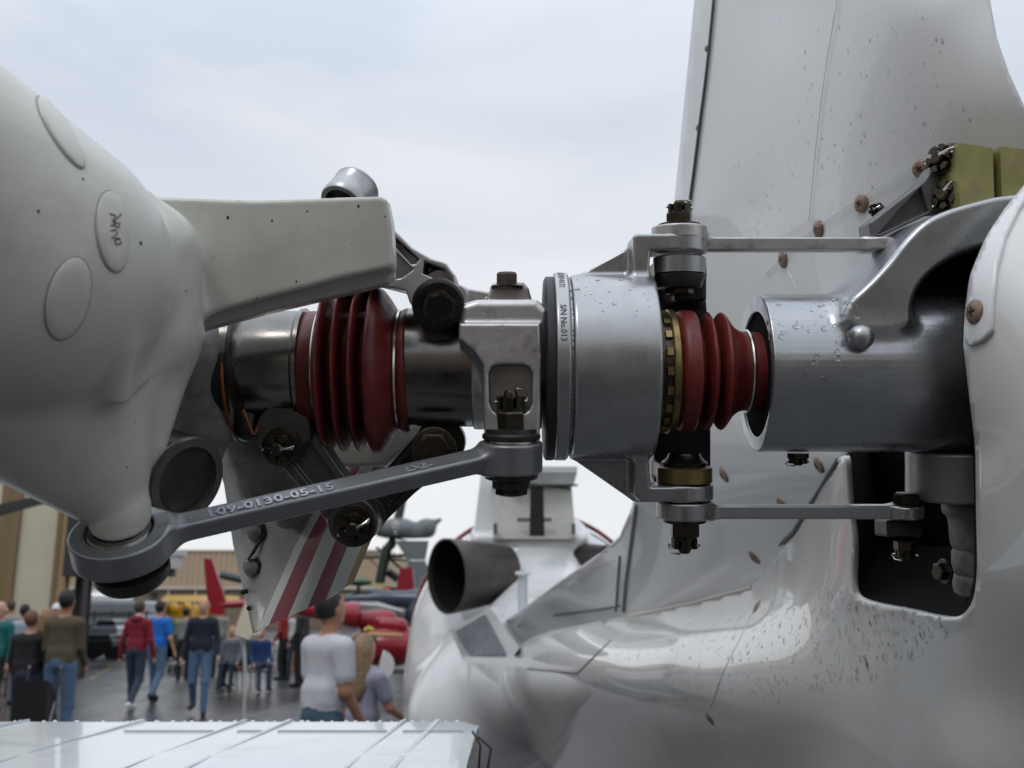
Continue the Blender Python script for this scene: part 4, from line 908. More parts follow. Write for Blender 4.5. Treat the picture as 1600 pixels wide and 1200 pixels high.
drops('boom', [(880, 1000), (1180, 960), (1300, 900), (1500, 985), (1400, 1050), (1150, 1120), (900, 1110)], 1000, .0009, .0027, 1.2, .3)
drops('drum', [(888, 434), (1010, 436), (1020, 480), (990, 500), (890, 470)], 26, 1.6*S, 5*S, 1.0, .35)
drops('sleeve', [(1190, 466), (1340, 466), (1350, 600), (1215, 600)], 80, 1.6*S, 5.5*S, 1.0, .4)
drops('yoke', [(740, 484), (840, 484), (844, 560), (735, 520)], 14, 1.2*S, 4*S, 1.0, .5)

# ================================================================== THE PLACE: tarmac, hangars, people, parked aircraft
M_tar = bpy.data.materials.new('wet_asphalt'); M_tar.use_nodes = True
t = M_tar.node_tree; b = t.nodes['Principled BSDF']; l = t.links.new
c = t.nodes.new('ShaderNodeTexCoord')
def tn(sc, det, ro=.6, st=(1, 1, 1)):
    q = t.nodes.new('ShaderNodeMapping'); q.inputs['Scale'].default_value = st; l(c.outputs['Object'], q.inputs[0]); n = t.nodes.new('ShaderNodeTexNoise'); n.inputs['Scale'].default_value = sc; n.inputs['Detail'].default_value = det; n.inputs['Roughness'].default_value = ro; l(q.outputs[0], n.inputs[0]); return n.outputs[0]
r1 = t.nodes.new('ShaderNodeValToRGB'); l(tn(.5, 8, .7, (1, .4, 1)), r1.inputs[0]); r1.color_ramp.elements[0].position = .35; r1.color_ramp.elements[0].color = (.030, .031, .034, 1); r1.color_ramp.elements[1].position = .7; r1.color_ramp.elements[1].color = (.062, .062, .062, 1)
l(r1.outputs[0], b.inputs['Base Color'])
r2 = t.nodes.new('ShaderNodeMapRange'); l(tn(.22, 6, .6, (1, .35, 1)), r2.inputs[0]); r2.inputs[1].default_value = .38; r2.inputs[2].default_value = .62; r2.inputs[3].default_value = .16; r2.inputs[4].default_value = .55; l(r2.outputs[0], b.inputs['Roughness'])
u = t.nodes.new('ShaderNodeBump'); u.inputs['Strength'].default_value = .35; u.inputs['Distance'].default_value = .01; l(tn(60, 4), u.inputs['Height']); l(u.outputs[0], b.inputs['Normal'])
g = G(); n = 24; V = []; Fc = []
g.add([(-900, -900, 0), (900, -900, 0), (900, 1500, 0), (-900, 1500, 0)], [(0, 1, 2, 3)])
g.single('tarmac', M_tar, None, None, base=np.zeros(3), kind='structure', smooth=False)
def gp(px, py):
    r = FW+(px-800)/FPX*RT+(600-py)/FPX*UP; return CP+r*(-CAMZ/r[2])
M_line = mat('worn_pale_marking', (.22, .22, .20), .5, var=.3, vscale=3, dirt=(.06, .06, .06), dscale=4, dlo=.45, dhi=.6)
M_yline = mat('worn_yellow_marking', (.30, .26, .07), .5, dirt=(.06, .06, .06), var=.1, dscale=4, dlo=.4, dhi=.6)
def gline(name, a, b_, w, m, lab=None):
    A = gp(*a); B = gp(*b_); d_ = nrm(B-A); s_ = np.array([-d_[1], d_[0], 0])*w/2; g = G(); z = np.array([0, 0, .004])
    g.add([A-s_+z, B-s_+z, B+s_+z, A+s_+z], [(0, 1, 2, 3)]); return g.single(name, m, None, None, kind='structure', smooth=False)
gline('painted_line', (190, 1096), (640, 1068), .09, M_line); gline('painted_line', (330, 1124), (640, 1098), .08, M_line); gline('painted_line', (140, 1062), (176, 1042), .10, M_yline)
gline('painted_line', (560, 1130), (680, 1110), .07, M_line); gline('painted_line', (120, 1018), (460, 1012), .12, M_line)

# left hangar with tall folding doors
M_cream = mat('cream_door_panel', (.50, .47, .35), .5, var=.05, vscale=1.5); M_brown = mat('brown_door_frame', (.20, .13, .07), .5); M_tanf = mat('tan_door_frame', (.36, .25, .14), .5); M_dk = mat('dark_hangar_side', (.03, .027, .03), .6)
Y = 24.0; x = lambda px: PY(px, 947, Y)[0]
hb = np.array([x(40), Y+6, 0]); HG = thing('hangar', 'cream hangar with brown framed doors at the left edge', 'hangar', hb)
def back(g, xa, xb, y0, y1, z0_, z1_):      # far side swings with the building's skewed end wall
    s_ = y1/y0; g.hexa([(xa, y0, z0_), (xb, y0, z0_), (xb*s_, y1, z0_), (xa*s_, y1, z0_), (xa, y0, z1_), (xb, y0, z1_), (xb*s_, y1, z1_), (xa*s_, y1, z1_)])
g = G(); back(g, x(-420), x(98), Y+.25, Y+14, 0, 9); g.part('wall', M_cream, HG, smooth=False)
g = G(); back(g, x(-430), x(104), Y-.3, Y+14.3, 9.002, 9.5); g.part('roof', M_brown, HG, smooth=False)
for a, b_, m in ((-160, -98, M_cream), (-98, -84, M_brown), (-84, -18, M_cream), (-18, 0, M_brown), (17, 78, M_cream)):
    g = G(); g.box((x(a), Y+.05, 0.05), (x(b_), Y+.2, 8.8)); g.part('door_panel' if m is M_cream else 'door_post', m, HG, smooth=False)
for a, b_, m, yy in ((-1, 5, mat('olive_strip', (.16, .15, .05), .5), -.02), (5, 17, M_brown, -.04), (78, 86, M_brown, -.05), (86, 99, M_tanf, -.03)):
    g = G(); g.box((x(a), Y+yy, 0.02), (x(b_), Y+.22, 8.8)); g.part('door_post', m, HG, smooth=False)
g = G(); back(g, x(99)+.01, x(128), Y+.5, Y+10, 0, 8.4); g.part('shadow_end_wall', M_dk, HG, smooth=False)  # hangar end in shadow, its shade painted as near-black
g = G(); g.box((x(104), Y-.4, 2.35), (x(136), Y+.4, 4.3)); g.part('door_motor_housing', M_dk, HG, smooth=False)

# far tan hangar
M_tan = mat('tan_ribbed_wall', (.44, .33, .22), .6, var=.06, vscale=.5); M_tan2 = mat('brown_lower_wall', (.17, .125, .085), .6, var=.15, vscale=.6); M_trim = mat('pale_trim', (.5, .45, .38), .5)
Y = 80.0; x = lambda px: PY(px, 947, Y)[0]; zr = lambda r: PY(400, r, Y)[2]
FH = thing('hangar', 'long low tan hangar in the far background with a brown lower wall', 'hangar', np.array([x(300), Y+10, 0]))
g = G(); g.box((x(-700), Y, zr(916)+.01), (x(600), Y+25, zr(862))); g.part('upper_wall', M_tan, FH, smooth=False)
g = G(); g.box((x(-700), Y+.15, 0), (x(600), Y+25, zr(916)-.25)); g.part('lower_wall', M_tan2, FH, smooth=False)
g = G(); g.box((x(-700), Y-.12, zr(916)-.24), (x(600), Y+.5, zr(916))); g.part('trim', M_trim, FH, smooth=False)
g = G(); g.box((x(-700), Y-.15, zr(862)+.01), (x(600), Y+26, zr(859))); g.part('roof', M_trim, FH, smooth=False)
rib = None
for i in range(64):
    px = 90+i*8.6
    g = G()
    if rib is None:
        g.box((-.06, -.08, zr(916)+.02), (.06, 0.0, zr(862)-.02)); rib = mesh('wall_rib', g.V, g.F, M_tan, smooth=False)
    o = link('wall_rib', rib, FH); o.location = Vector(np.array([x(px), Y-.001, 0])-BASE[FH.name])
for px in (200, 262, 304, 348, 410, 470):
    g = G(); g.box((x(px)-.06, Y-.02, 0), (x(px)+.06, Y+.14, zr(916)-.26)); g.part('post', M_trim, FH, smooth=False)
g = G(); g.box((x(233), Y-.4, zr(931)), (x(243), Y+.14, zr(926))); g.part('wall_lamp', M_dk, FH, smooth=False)
# pale box unit on a bracket, in front of the far hangar
Y = 22.5
def pbox(g, px0, px1, r0, r1, Y, dep, mi=None):
    a = PY(px0, r1, Y); b_ = PY(px1, r0, Y); g.box((a[0], Y, a[2]), (b_[0], Y+dep, b_[2]), mi)
g = G(); pbox(g, 256, 278, 868, 888, Y, .35); u_ = PY(265, 888, Y); LB_ = thing('floodlight', 'pale boxy floodlight on a dark arm beside the hangar end', 'floodlight', np.array([u_[0], Y, 0]))
g.part('lamp_housing', mat('pale_grey_paint', (.42, .43, .42), .4), LB_, smooth=False)
g = G(); pbox(g, 254, 283, 861, 868.2, Y-.03, .42); g.part('lamp_hood', mat('pale_grey_paint', (.42, .43, .42), .4), LB_, smooth=False)
g = G(); pbox(g, 118, 270, 889, 901, Y+.1, .2); pbox(g, 118, 130, 901, 1060, Y+.1, .25); g.part('support_arm', M_dk, LB_, smooth=False)
# dark tree band
for i, (px, Y, h_, w_) in enumerate(((585, 300, 8.0, 16), (545, 330, 8, 20), (170, 140, 5.2, 8), (690, 320, 9, 18), (480, 340, 9, 22))):
    base = PY(px, 947, Y); base[2] = 0; Tt = thing('tree', ['round green tree on the horizon right of the striped blade', 'low green tree behind the people at the table', 'green tree above the white coach roof', 'green tree hidden behind the grey rotorcraft', 'wide green tree behind the striped blade'][i], 'tree', base, group=None)
    g = G(); g.tube([base, base+(0, 0, h_*.6)], [.4, .2], 8); g.part('trunk', mat('bark', (.08, .06, .04), .8), Tt)
    g = G()
    for k in range(420):
        a = random.uniform(0, 6.28); e_ = random.uniform(-.5, 1.5); rr = random.random()**.4
        p_ = base+np.array([math.cos(a)*math.cos(e_)*w_/2*rr, math.sin(a)*math.cos(e_)*w_/2*rr, h_*.6+math.sin(e_)*h_*.42*rr]); s_ = w_*.05
        q = rng.normal(size=(3, 3)); g.add([p_+nrm(q[0])*s_, p_+nrm(q[1])*s_, p_+nrm(q[2])*s_], [(0, 1, 2)])
    g.part('crown', mat('leaves', (.045, .075, .02), .7, var=.5, vscale=.5), Tt, smooth=False)

# ---------------- people
SK = mat('skin', (.45, .25, .17), .5, var=.06, vscale=9); SKT = mat('tanned_skin', (.33, .16, .10), .5, var=.06, vscale=9)
def cloth(name, col): return mat('cloth_'+name, col, .85, var=.07, vscale=6, bump=1.0, bscale=11, stretch=(1, 1, .35))
JE = cloth('denim', (.07, .12, .20)); JD = cloth('dark_denim', (.025, .038, .06)); BK = cloth('black', (.010, .010, .012))
HAIR = {k: mat('hair_'+k, v, .6, var=.3, vscale=40) for k, v in dict(dark=(.012, .009, .008), brown=(.06, .035, .02), auburn=(.13, .06, .035), blonde=(.22, .145, .085), grey=(.3, .29, .27), sandy=(.2, .12, .07), ginger=(.22, .11, .05)).items()}
def person(label, px, Y, h, yaw, top, bot, hair='dark', skin=SK, sleeve='long', shoe=None, stride=0.0, armL=(.0, .0), armR=(.0, .0), girth=1.0, hairlen=0.0, bald=False, face=False, hem=.47, hood=None, lean=0.0, sit=False, vest=None, cap_=None, vox=.016, group=None, front=None, z0=0.0, cat='person'):
    base = PY(px, 947, Y); base[2] = z0
    s = h/1.75; P_ = thing('person', label, cat, base, group=group)
    ca, sa = math.cos(yaw), math.sin(yaw)                     # local: x = right of figure, y = forward
    Rm = np.array([[ca, sa, 0], [-sa, ca, 0], [0, 0, 1.]])
    shoe = shoe or BK; sl = [skin, top, bot, shoe, vest or top, front or top]
    gi = girth; q = stride
    hip = .92; sh = 1.43
    Cc = lambda a, b_, ra, rb=None: cap(np.array(a)*s, np.array(b_)*s, ra*s, (rb if rb is not None else ra)*s)
    Ee = lambda c_, r_: ell(np.array(c_)*s, np.array(r_)*s)
    ops = []
    ln_ = lean
    ops.append(U_(box(np.array((0, ln_*.35, 1.20))*s, np.array((.148*gi, .102*gi, .25))*s, .09*s), 0, 1))
    ops.append(U_(Cc((-.14, ln_*.45, 1.385), (.14, ln_*.45, 1.385), .066), .09*s, 1))
    ops.append(U_(Ee((0, -.01, .95), (.150*gi, .118*gi, .10)), .04*s, 2))
    ops.append(U_(Cc((0, ln_*.5, 1.40), (0, .01+ln_*.55, 1.52), .056, .054), .02*s, 0))
    ops.append(U_(Ee((0, .015+ln_*.6, 1.63), (.077, .096, .122)), .015*s, 0))
    ops.append(U_(Cc((0, .10+ln_*.6, 1.635), (0, .116+ln_*.6, 1.605), .012, .017), .015*s, 0))
    ops.append(U_(Ee((0, .05+ln_*.6, 1.555), (.05, .05, .04)), .03*s, 0))
    for sx in (-1, 1): ops.append(U_(Ee((sx*.078, .0+ln_*.6, 1.625), (.014, .022, .032)), .006*s, 0))
    if sit:
        for sx in (-1, 1):
            ops += [U_(Cc((sx*.09, 0, .95), (sx*.11, .42, .95), .082, .062), .05*s, 2), U_(Cc((sx*.11, .42, .95), (sx*.11, .46, .53), .056, .042), .03*s, 2), U_(Cc((sx*.11, .43, .50), (sx*.11, .58, .485), .042, .036), .02*s, 3)]
    else:
        for sx, k in ((-1, q), (1, -q)):
            kn = (sx*.10, .04+k*.16, .50); fo = (sx*.10, k*.34-(.16 if k < 0 else 0)*abs(q)*2, .09+(.09 if k < -.2 else 0))
            ops += [U_(Cc((sx*.088, 0, .90), kn, .092*gi**.5, .068), .045*s, 2), U_(Cc(kn, fo, .066, .052), .03*s, 2), U_(Cc((fo[0], fo[1]-.05, fo[2]-.045), (fo[0]+sx*.02, fo[1]+.15, fo[2]-.055+(-.02 if k < -.2 else 0)), .042, .036), .012*s, 3)]
    for sx, (fw_, out) in ((-1, armL), (1, armR)):
        S0 = np.array((sx*.175*max(1, gi**.6), ln_*.45, 1.385)); El = S0+np.array((sx*(.03+.07*out), .10*fw_-.02, -.29+.05*abs(fw_))); Wr = El+np.array((sx*(.0+.06*out), .05+.24*fw_, -.245+.12*abs(fw_)))
        fm_ = 1 if sleeve == 'long' else 0
        ops.append(U_(Cc(S0, El, .058, .046 if sleeve == 'long' else .042), .04*s, 1 if sleeve == 'long' else 0))
        if sleeve == 'short': ops.append(U_(Cc(S0, S0+(El-S0)*.62, .070, .066), .02*s, 1))
        ops.append(U_(Cc(El, Wr, .045 if fm_ else .04, .036 if fm_ else .028), .02*s, fm_))
        hd = nrm(Wr-El); H0 = Wr+hd*.055
        ops.append(U_(Ee(H0, (.022, .040, .050)), .012*s, 0))
        for fi in range(4): st_ = H0+hd*.035+np.array((0, (fi-1.5)*.019, 0)); ops.append(U_(Cc(st_, st_+hd*(.05+.008*(fi in (1, 2)))+np.array((-sx*.016, 0, 0)), .0095, .008), .004*s, 0))
        ops.append(U_(Cc(H0+np.array((0, .03, .01)), H0+np.array((-sx*.012, .062, -.03)), .011, .009), .006*s, 0))
    # shirt hem: a flared skirt of cloth over the hips
    ops.insert(3, U_(cyl(np.array((0, 0, .98+(.47-hem)*0))*s, np.array((0, 0, 1.12))*s, .0001), 0, 1)) if False else None
    ops.insert(1, U_(box(np.array((0, .0, 1.03-(hem-.47)))*s, np.array((.152*gi, .112*gi, .10))*s, .07*s), .05*s, 1))
    if hood: ops.append(U_(Ee((0, -.07, 1.46), (.11, .07, .06)), .03*s, 1))
    if hood: ops.append(U_(Ee((0, -.035, 1.505), (.075, .06, .03)), .01*s, 4))
    o = sdf('body', ops, vox, sl, P_, hub=False, M3=(Rm, base))
    def sub(name, oo, m, vx=.012):
        return sdf(name, oo, vx, m, P_, hub=False, M3=(Rm, base))
    hy = .6*ln_
    if cap_:
        sub('cap', [U_(Ee((0, .0+hy, 1.68), (.086, .104, .078))), U_(Ee((0, .10+hy, 1.665), (.06, .07, .012)), .01)], cap_)
    if not bald:
        ho = [U_(Ee((0, -.012+hy, 1.655), (.089, .102, .112))), C_(box(np.array((0, .11+hy, 1.59))*s, np.array((.2, .09, .10))*s), .02*s)]
        if hairlen: ho.insert(1, U_(Cc((0, -.055+hy, 1.62), (0, -.085+hy, 1.60-hairlen), .082, .07), .04*s)); ho.insert(2, U_(Cc((-.04, -.05+hy, 1.6), (-.05, -.07+hy, 1.62-hairlen*.9), .05, .05), .04*s)); ho.insert(2, U_(Cc((.04, -.05+hy, 1.6), (.05, -.07+hy, 1.62-hairlen*.9), .05, .05), .04*s))
        sub('hair', ho, HAIR[hair])
    elif bald == 'rim':
        sub('hair', [U_(Ee((0, -.02+hy, 1.615), (.086, .096, .06))), C_(box(np.array((0, .11+hy, 1.6))*s, np.array((.2, .10, .15))*s), .01*s)], HAIR[hair])
    if face:
        g = G()
        for sx in (-1, 1): g.sph(np.array((sx*.032, .102+hy, 1.64))*s, (.012*s, .006*s, .006*s), 8, 6)
        g.V = [tuple(np.array(v)@Rm+base) for v in g.V]; g.part('eyes', M_black, P_)
        g = G(); g.sph(np.array((0, .104+hy, 1.572))*s, (.024*s, .006*s, .006*s), 8, 6); g.V = [tuple(np.array(v)@Rm+base) for v in g.V]; g.part('mouth', mat('lips', (.3, .1, .08), .5), P_)
    return P_, Rm, base, s
AWAY = 0.0; TOW = math.pi
person('bald man in a teal jacket over grey shirt walking with a cane', 3, 15.2, 1.74, TOW-.15, cloth('teal', (.01, .11, .11)), BK, bald='rim', hair='grey', face=True, stride=.4, armL=(.1, .3), front=cloth('taupe', (.2, .17, .16)), girth=1.0)
bp = PY(24, 947, 15.0)
g = G(); g.tube([(bp[0]+.02, 15.0, .9), (bp[0], 15.0, .01)], .012, 8); g.tube([(bp[0]+.02, 15.0, .9), (bp[0]+.03, 14.96, .93), (bp[0]+.01, 14.88, .93)], .014, 8); g.single('walking_cane', mat('cane_wood', (.2, .09, .04), .4), 'brown wooden cane in the hand of the man in teal', 'cane')
person('woman with short auburn hair, black top and dark jeans, seen from behind', 52, 12.4, 1.62, AWAY, BK, JD, hair='auburn', girth=1.08, armL=(.4, .2), armR=(.5, 0))
person('woman with ginger blonde hair and black coat behind the stroller', 76, 13.4, 1.63, AWAY, BK, BK, hair='ginger', hairlen=.12, girth=1.05)
person('tall man in an olive brown shirt and blue jeans, seen from behind', 104, 12.3, 1.86, AWAY, cloth('olive_brown', (.075, .06, .035)), JE, hair='dark', girth=1.0, skin=SKT, armR=(.5, -.2), armL=(.4, -.2))
person('distant man in a white cap between the ginger woman and the brown shirt', 90, 17.5, 1.72, TOW, cloth('grey', (.2, .2, .2)), JE, cap_=cloth('white', (.6, .6, .6)), bald=True)
person('distant person with dark hair and pale checked shirt', 40, 18.0, 1.70, AWAY, cloth('pale_check', (.3, .33, .38)), JE, hair='dark')
person('distant person with brown hair near the hangar door', 17, 19.5, 1.78, AWAY, cloth('grey', (.2, .2, .2)), JD, hair='brown')
person('man in a dark red hooded jacket and white shoes walking away', 219, 16.9, 1.76, AWAY-.1, cloth('dark_red', (.17, .008, .018)), JD, hair='brown', shoe=cloth('white', (.55, .55, .53)), stride=.45, hood=True, vest=cloth('white', (.5, .5, .5)), girth=1.0, armL=(.0, .6), armR=(.1, .5))
person('man in a bright blue t-shirt and jeans walking away', 251, 18.4, 1.76, AWAY-.2, cloth('bright_blue', (.01, .12, .46)), JE, hair='dark', sleeve='short', stride=.4, girth=1.0, armR=(.2, .5))
person('man in a navy jacket and blue jeans walking towards the camera', 319, 16.3, 1.80, TOW+.15, cloth('navy', (.009, .013, .026)), JE, hair='sandy', bald='rim', face=True, stride=.28, girth=1.0, armL=(.25, .5), armR=(.1, .5))
person('man in a white t-shirt and jeans with dark hair, in front of the girl', 510, 6.9, 1.78, AWAY-.75, cloth('white_shirt', (.47, .47, .50)), cloth('mid_denim', (.04, .08, .12)), hair='dark', skin=SKT, sleeve='short', girth=.94, armR=(.35, -.1), armL=(.3, -.4), lean=.05, vox=.013, hem=.42)
_, Rm_, gb, gs = person('girl with long blonde hair and pale lilac top', 572, 7.6, 1.47, AWAY-.5, cloth('lilac', (.28, .28, .36)), JE, hair='blonde', hairlen=.34, sleeve='short', girth=.92, armR=(.9, .3), vox=.012)
p0 = PY(576, 985, 7.55); g = G(); g.tube([p0+(-.03, 0, 0), p0+(0, 0, .02), p0+(.03, 0, 0)], .014, 8); g.single('hair_clip', mat('lime_clip', (.4, .45, .05), .4), 'lime yellow hair clip on top of the blonde girl', 'hair clip')
p0 = PY(592, 1040, 7.4); g = G()
for k in range(7):
    a = -.9+k*.32; g.prism([p0, p0+(.11*math.cos(a), .0, .11*math.sin(a)), p0+(.11*math.cos(a+.3), .01, .11*math.sin(a+.3))], (0, 0, 0), (0, .006+.002*k, 0))
g.single('paper_fan', cloth('white', (.6, .6, .6)), 'crumpled white paper held by the blonde girl', 'paper')
# stroller
sb = PY(70, 947, 11.9); sb[2] = 0; SR = thing('stroller', 'black folding stroller between the woman in black and the brown shirt', 'stroller', sb)
for sx in (-.18, .18):
    g = G(); g.tube([sb+(sx+.12, -.1, 1.0), sb+(sx, .1, .6), sb+(sx-.1, .3, .1)], .014, 8); g.tube([sb+(sx, .1, .6), sb+(sx+.06, -.25, .12)], .012, 8); g.part('frame', mat('grey_tube', (.2, .2, .19), .35, .6), SR)
    for yy in (-.25, .3):
        g = G(); g.lathe(sb+(sx+(.06 if yy < 0 else -.1)-.02, yy, .1), (1, 0, 0), [(0, .09), (.04, .09), (.04, .05), (0, .05)], 20); g.part('wheel', M_black, SR)
g = G(); g.hexa([sb+v for v in [(-.2, -.12, .35), (.2, -.12, .35), (.18, .25, .3), (-.18, .25, .3), (-.2, -.18, .85), (.2, -.18, .85), (.18, .0, .8), (-.18, .0, .8)]]); g.part('seat', BK, SR)

# a loose crowd round the table further back
cr = [(292, 24, 'dark', 'grey', (.10, .10, .10), 'dark haired visitor in grey beside the yellow digger'), (346, 25, 'sandy', 'stone', (.22, .21, .18), 'sandy haired visitor in stone coloured coat right of the navy jacket'),
      (447, 24, 'brown', 'scarlet', (.25, .02, .02), 'visitor in scarlet behind the table'), (462, 24, 'grey', 'white2', (.45, .45, .45), 'grey haired visitor in white behind the table'), (474, 22, 'dark', 'coal', (.03, .03, .03), 'visitor in coal black behind the brown box')]
for px, Y, hr, cn_, col, lb in cr: person(lb, px, Y, random.uniform(1.62, 1.8), random.choice((AWAY, TOW, 1.3)), cloth(cn_, col), random.choice((JE, JD, BK)), hair=hr, vox=.024, armL=(.3, .2))
for px, Y, cn_, col, hr, lb in ((366, 21.5, 'slate', (.10, .11, .13), 'brown', 'person in slate grey sitting low beside the red cooler'), (386, 22, 'charcoal', (.04, .035, .03), 'dark', 'person in charcoal sitting under the striped blade'), (410, 21, 'blue2', (.012, .035, .12), 'dark', 'person in blue sitting left of the white bin')):
    person(lb, px, Y, 1.7, TOW+random.uniform(-.6, .6), cloth(cn_, col), JD, hair=hr, vox=.022, sit=True, armL=(.8, 0), armR=(.8, 0), z0=-.42)
    cb = PY(px, 947, Y+.1); cb[2] = 0; CH = thing('folding_chair', 'dark folding chair under the '+lb.split(' sitting')[0], 'chair', cb)
    g = G(); g.box(cb+(-.22, -.2, .36), cb+(.22, .2, .39)); g.part('seat', M_black, CH); 
    for sx in (-.2, .2):
        for sy in (-.18, .18): g = G(); g.tube([cb+(sx, sy, .37), cb+(sx*1.1, sy*1.1, 0)], .012, 6); g.part('leg', M_black, CH)

# ---------------- small items on the tarmac
def onb(px, py): return gp(px, py)
b0 = gp(374, 1046); CL = thing('cooler', 'red cooler with a white lid on the tarmac', 'cooler', b0)
g = G(); g.box(b0+(-.2, -.13, 0), b0+(.2, .13, .22)); g.part('body', mat('red_plastic', (.4, .02, .02), .35), CL, smooth=False); g = G(); g.box(b0+(-.21, -.14, .223), b0+(.21, .14, .34)); g.part('lid', mat('white_plastic', (.6, .6, .58), .35), CL, smooth=False)
b0 = gp(353, 1046); g = G(); g.sph(b0+(0, 0, .12), (.17, .14, .12), 14, 10); g.single('carry_bag', mat('bright_blue_bag', (.01, .18, .42), .5, bump=1, bscale=8), 'bright blue soft bag left of the red cooler', 'bag')
b0 = gp(361, 1052); g = G(); g.sph(b0+(0, 0, .07), .07, 14, 10); g.single('play_ball', mat('orange_ball', (.6, .1, .02), .4), 'small orange ball in front of the blue bag', 'ball')
b0 = gp(290, 1052); TR = thing('hand_trolley', 'low grey flat trolley behind the man in navy', 'trolley', b0)
g = G(); g.box(b0+(-.42, -.3, .22), b0+(.42, .3, .27)); g.part('deck', mat('trolley_grey', (.25, .26, .28), .35), TR, smooth=False)
for sx in (-.34, .34):
    for sy in (-.22, .22): g = G(); g.lathe(b0+(sx-.02, sy, .1), (1, 0, 0), [(0, .09), (.05, .09)], 16); g.part('wheel', M_black, TR)
g = G(); g.tube([b0+(.4, 0, .25), b0+(.5, -.02, .6)], .012, 6); g.part('handle', M_black, TR)
b0 = gp(424, 1048); BN = thing('bin', 'white upright plastic bin left of the table', 'bin', b0); g = G(); g.hexa([b0+v for v in [(-.13, -.13, 0), (.13, -.13, 0), (.13, .13, 0), (-.13, .13, 0), (-.17, -.17, .5), (.17, -.17, .5), (.17, .17, .5), (-.17, .17, .5)]]); g.part('bucket', mat('white_plastic', (.6, .6, .58), .35), BN, smooth=False)
g = G(); g.box(b0+(-.18, -.18, .5), b0+(.18, .18, .54)); g.part('rim', mat('pale_grey_paint', (.42, .43, .42), .4), BN, smooth=False)
b0 = gp(463, 1048); TB = thing('folding_table', 'white topped folding table behind the man in the white t-shirt', 'table', b0); g = G(); g.box(b0+(-.62, -.3, .7), b0+(.7, .3, .74)); g.part('tabletop', mat('white_plastic', (.6, .6, .58), .35), TB, smooth=False)
for sx in (-.55, .6):
    for sy in (-.25, .25): g = G(); g.tube([b0+(sx, sy, .7), b0+(sx, sy, 0)], .015, 6); g.part('leg', mat('grey_tube', (.2, .2, .19), .35, .6), TB)
g = G(); b1_ = b0+(0.02, .0, .38); g.box(b0+(-.35, -.2, .0), b0+(.5, .25, .55)); g.single('cardboard_box', mat('cardboard', (.25, .14, .07), .8), 'brown cardboard box standing under the folding table', 'box', smooth=False)
for k, (dx, col, nm, lb) in enumerate(((-.4, (.5, .3, .05), 'amber', 'amber jar at the left end of the folding table'), (-.15, (.4, .03, .03), 'crimson', 'crimson bottle in the middle of the folding table'), (.25, (.5, .45, .1), 'mustard', 'mustard yellow tub at the right end of the folding table'))):
    g = G(); g.lathe(b0+(dx, 0, .741), (0, 0, 1), [(0, .05), (.14, .05), (.17, .025), (.2, .025)], 14); g.single('bottle', mat('bottle_'+nm, col, .3), lb, 'bottle')

# vehicles: coach, grey trailer, car
def boxcar(name, label, cat, px0, px1, r0, r1, Y, dep, parts):
    b0 = PY((px0+px1)/2, 947, Y); b0[2] = 0; T = thing(name, label, cat, b0)
    for nm, a, b_, c_, d_, y0, y1, m in parts:
        g = G(); A = PY(a, d_, Y); B = PY(b_, c_, Y); z0_ = A[2]; x0, x1 = A[0], B[0]; z1_ = B[2]; s1 = min(.12, (z1_-z0_)*.3, (x1-x0)*.2)
        g.add([(x0+s1*i, Y+y0+s1*i*.5, z) for i, z in ((0, z0_), (0, z1_-s1), (1, z1_))]+[(x1-s1*i, Y+y0+s1*i*.5, z) for i, z in ((1, z1_), (0, z1_-s1), (0, z0_))]+
              [(x0+s1*i, Y+y1-s1*i*.5, z) for i, z in ((0, z0_), (0, z1_-s1), (1, z1_))]+[(x1-s1*i, Y+y1-s1*i*.5, z) for i, z in ((1, z1_), (0, z1_-s1), (0, z0_))],
              [(0, 5, 4, 1), (1, 4, 3, 2), (6, 7, 10, 11), (7, 8, 9, 10), (0, 1, 7, 6), (1, 2, 8, 7), (2, 3, 9, 8), (3, 4, 10, 9), (4, 5, 11, 10), (5, 0, 6, 11)])
        g.part(nm, m, T, smooth=False)
    return T
W_ = mat('vehicle_white', (.6, .61, .62), .25, coat=.4); Gv = mat('vehicle_grey', (.26, .29, .32), .35); GL = mat('dark_glass', (.02, .025, .03), .08)
boxcar('coach', 'white coach with small dark windows behind the grey trailer', 'coach', 128, 182, 922, 960, 48, 3, [('body', 100, 178, 927, 942, 0, 2.5, W_), ('roof_pod', 130, 142, 922, 926.8, .4, 1.5, W_), ('window', 134, 139, 938, 940.4, -.03, .02, GL), ('window', 144, 150, 938, 940.4, -.03, .02, GL), ('window', 156, 166, 938, 940.4, -.03, .02, GL), ('chassis', 100, 180, 942.2, 975, .2, 2.3, Gv)])
T = boxcar('trailer', 'long plain grey box trailer behind the fence', 'trailer', 128, 215, 939, 965, 42, 3, [('body', 96, 217, 939, 958, 0, 2.5, Gv), ('skirt', 96, 216, 958.3, 974, .2, 2.3, mat('vehicle_grey_light', (.33, .37, .40), .35))])
for px in (130, 205):
    for yy in (.1, 2.1): b0 = PY(px, 1000, 42); g = G(); g.lathe((b0[0], 42+yy, .45), (0, 1, 0), [(0, .45), (.25, .45)], 20); g.part('wheel', M_black, T)
T = boxcar('parked_car', 'silver parked car in front of the grey trailer', 'car', 140, 180, 975, 995, 33, 2, [('body', 138, 184, 978, 992, 0, 1.8, mat('silver_car', (.4, .42, .45), .2, .5)), ('cabin', 146, 176, 970.5, 978, .2, 1.6, GL), ('roof', 150, 172, 968.5, 970.4, .25, 1.5, mat('silver_car', (.4, .42, .45), .2, .5)), ('bumper', 139, 183, 992.2, 998, .1, 1.7, M_black)])
for px in (146, 177):
    for yy in (-.02, 1.6): b0 = PY(px, 1000, 33); g = G(); g.lathe((b0[0], 33+yy, .32), (0, 1, 0), [(0, .32), (.2, .32)], 20); g.part('wheel', M_black, T)
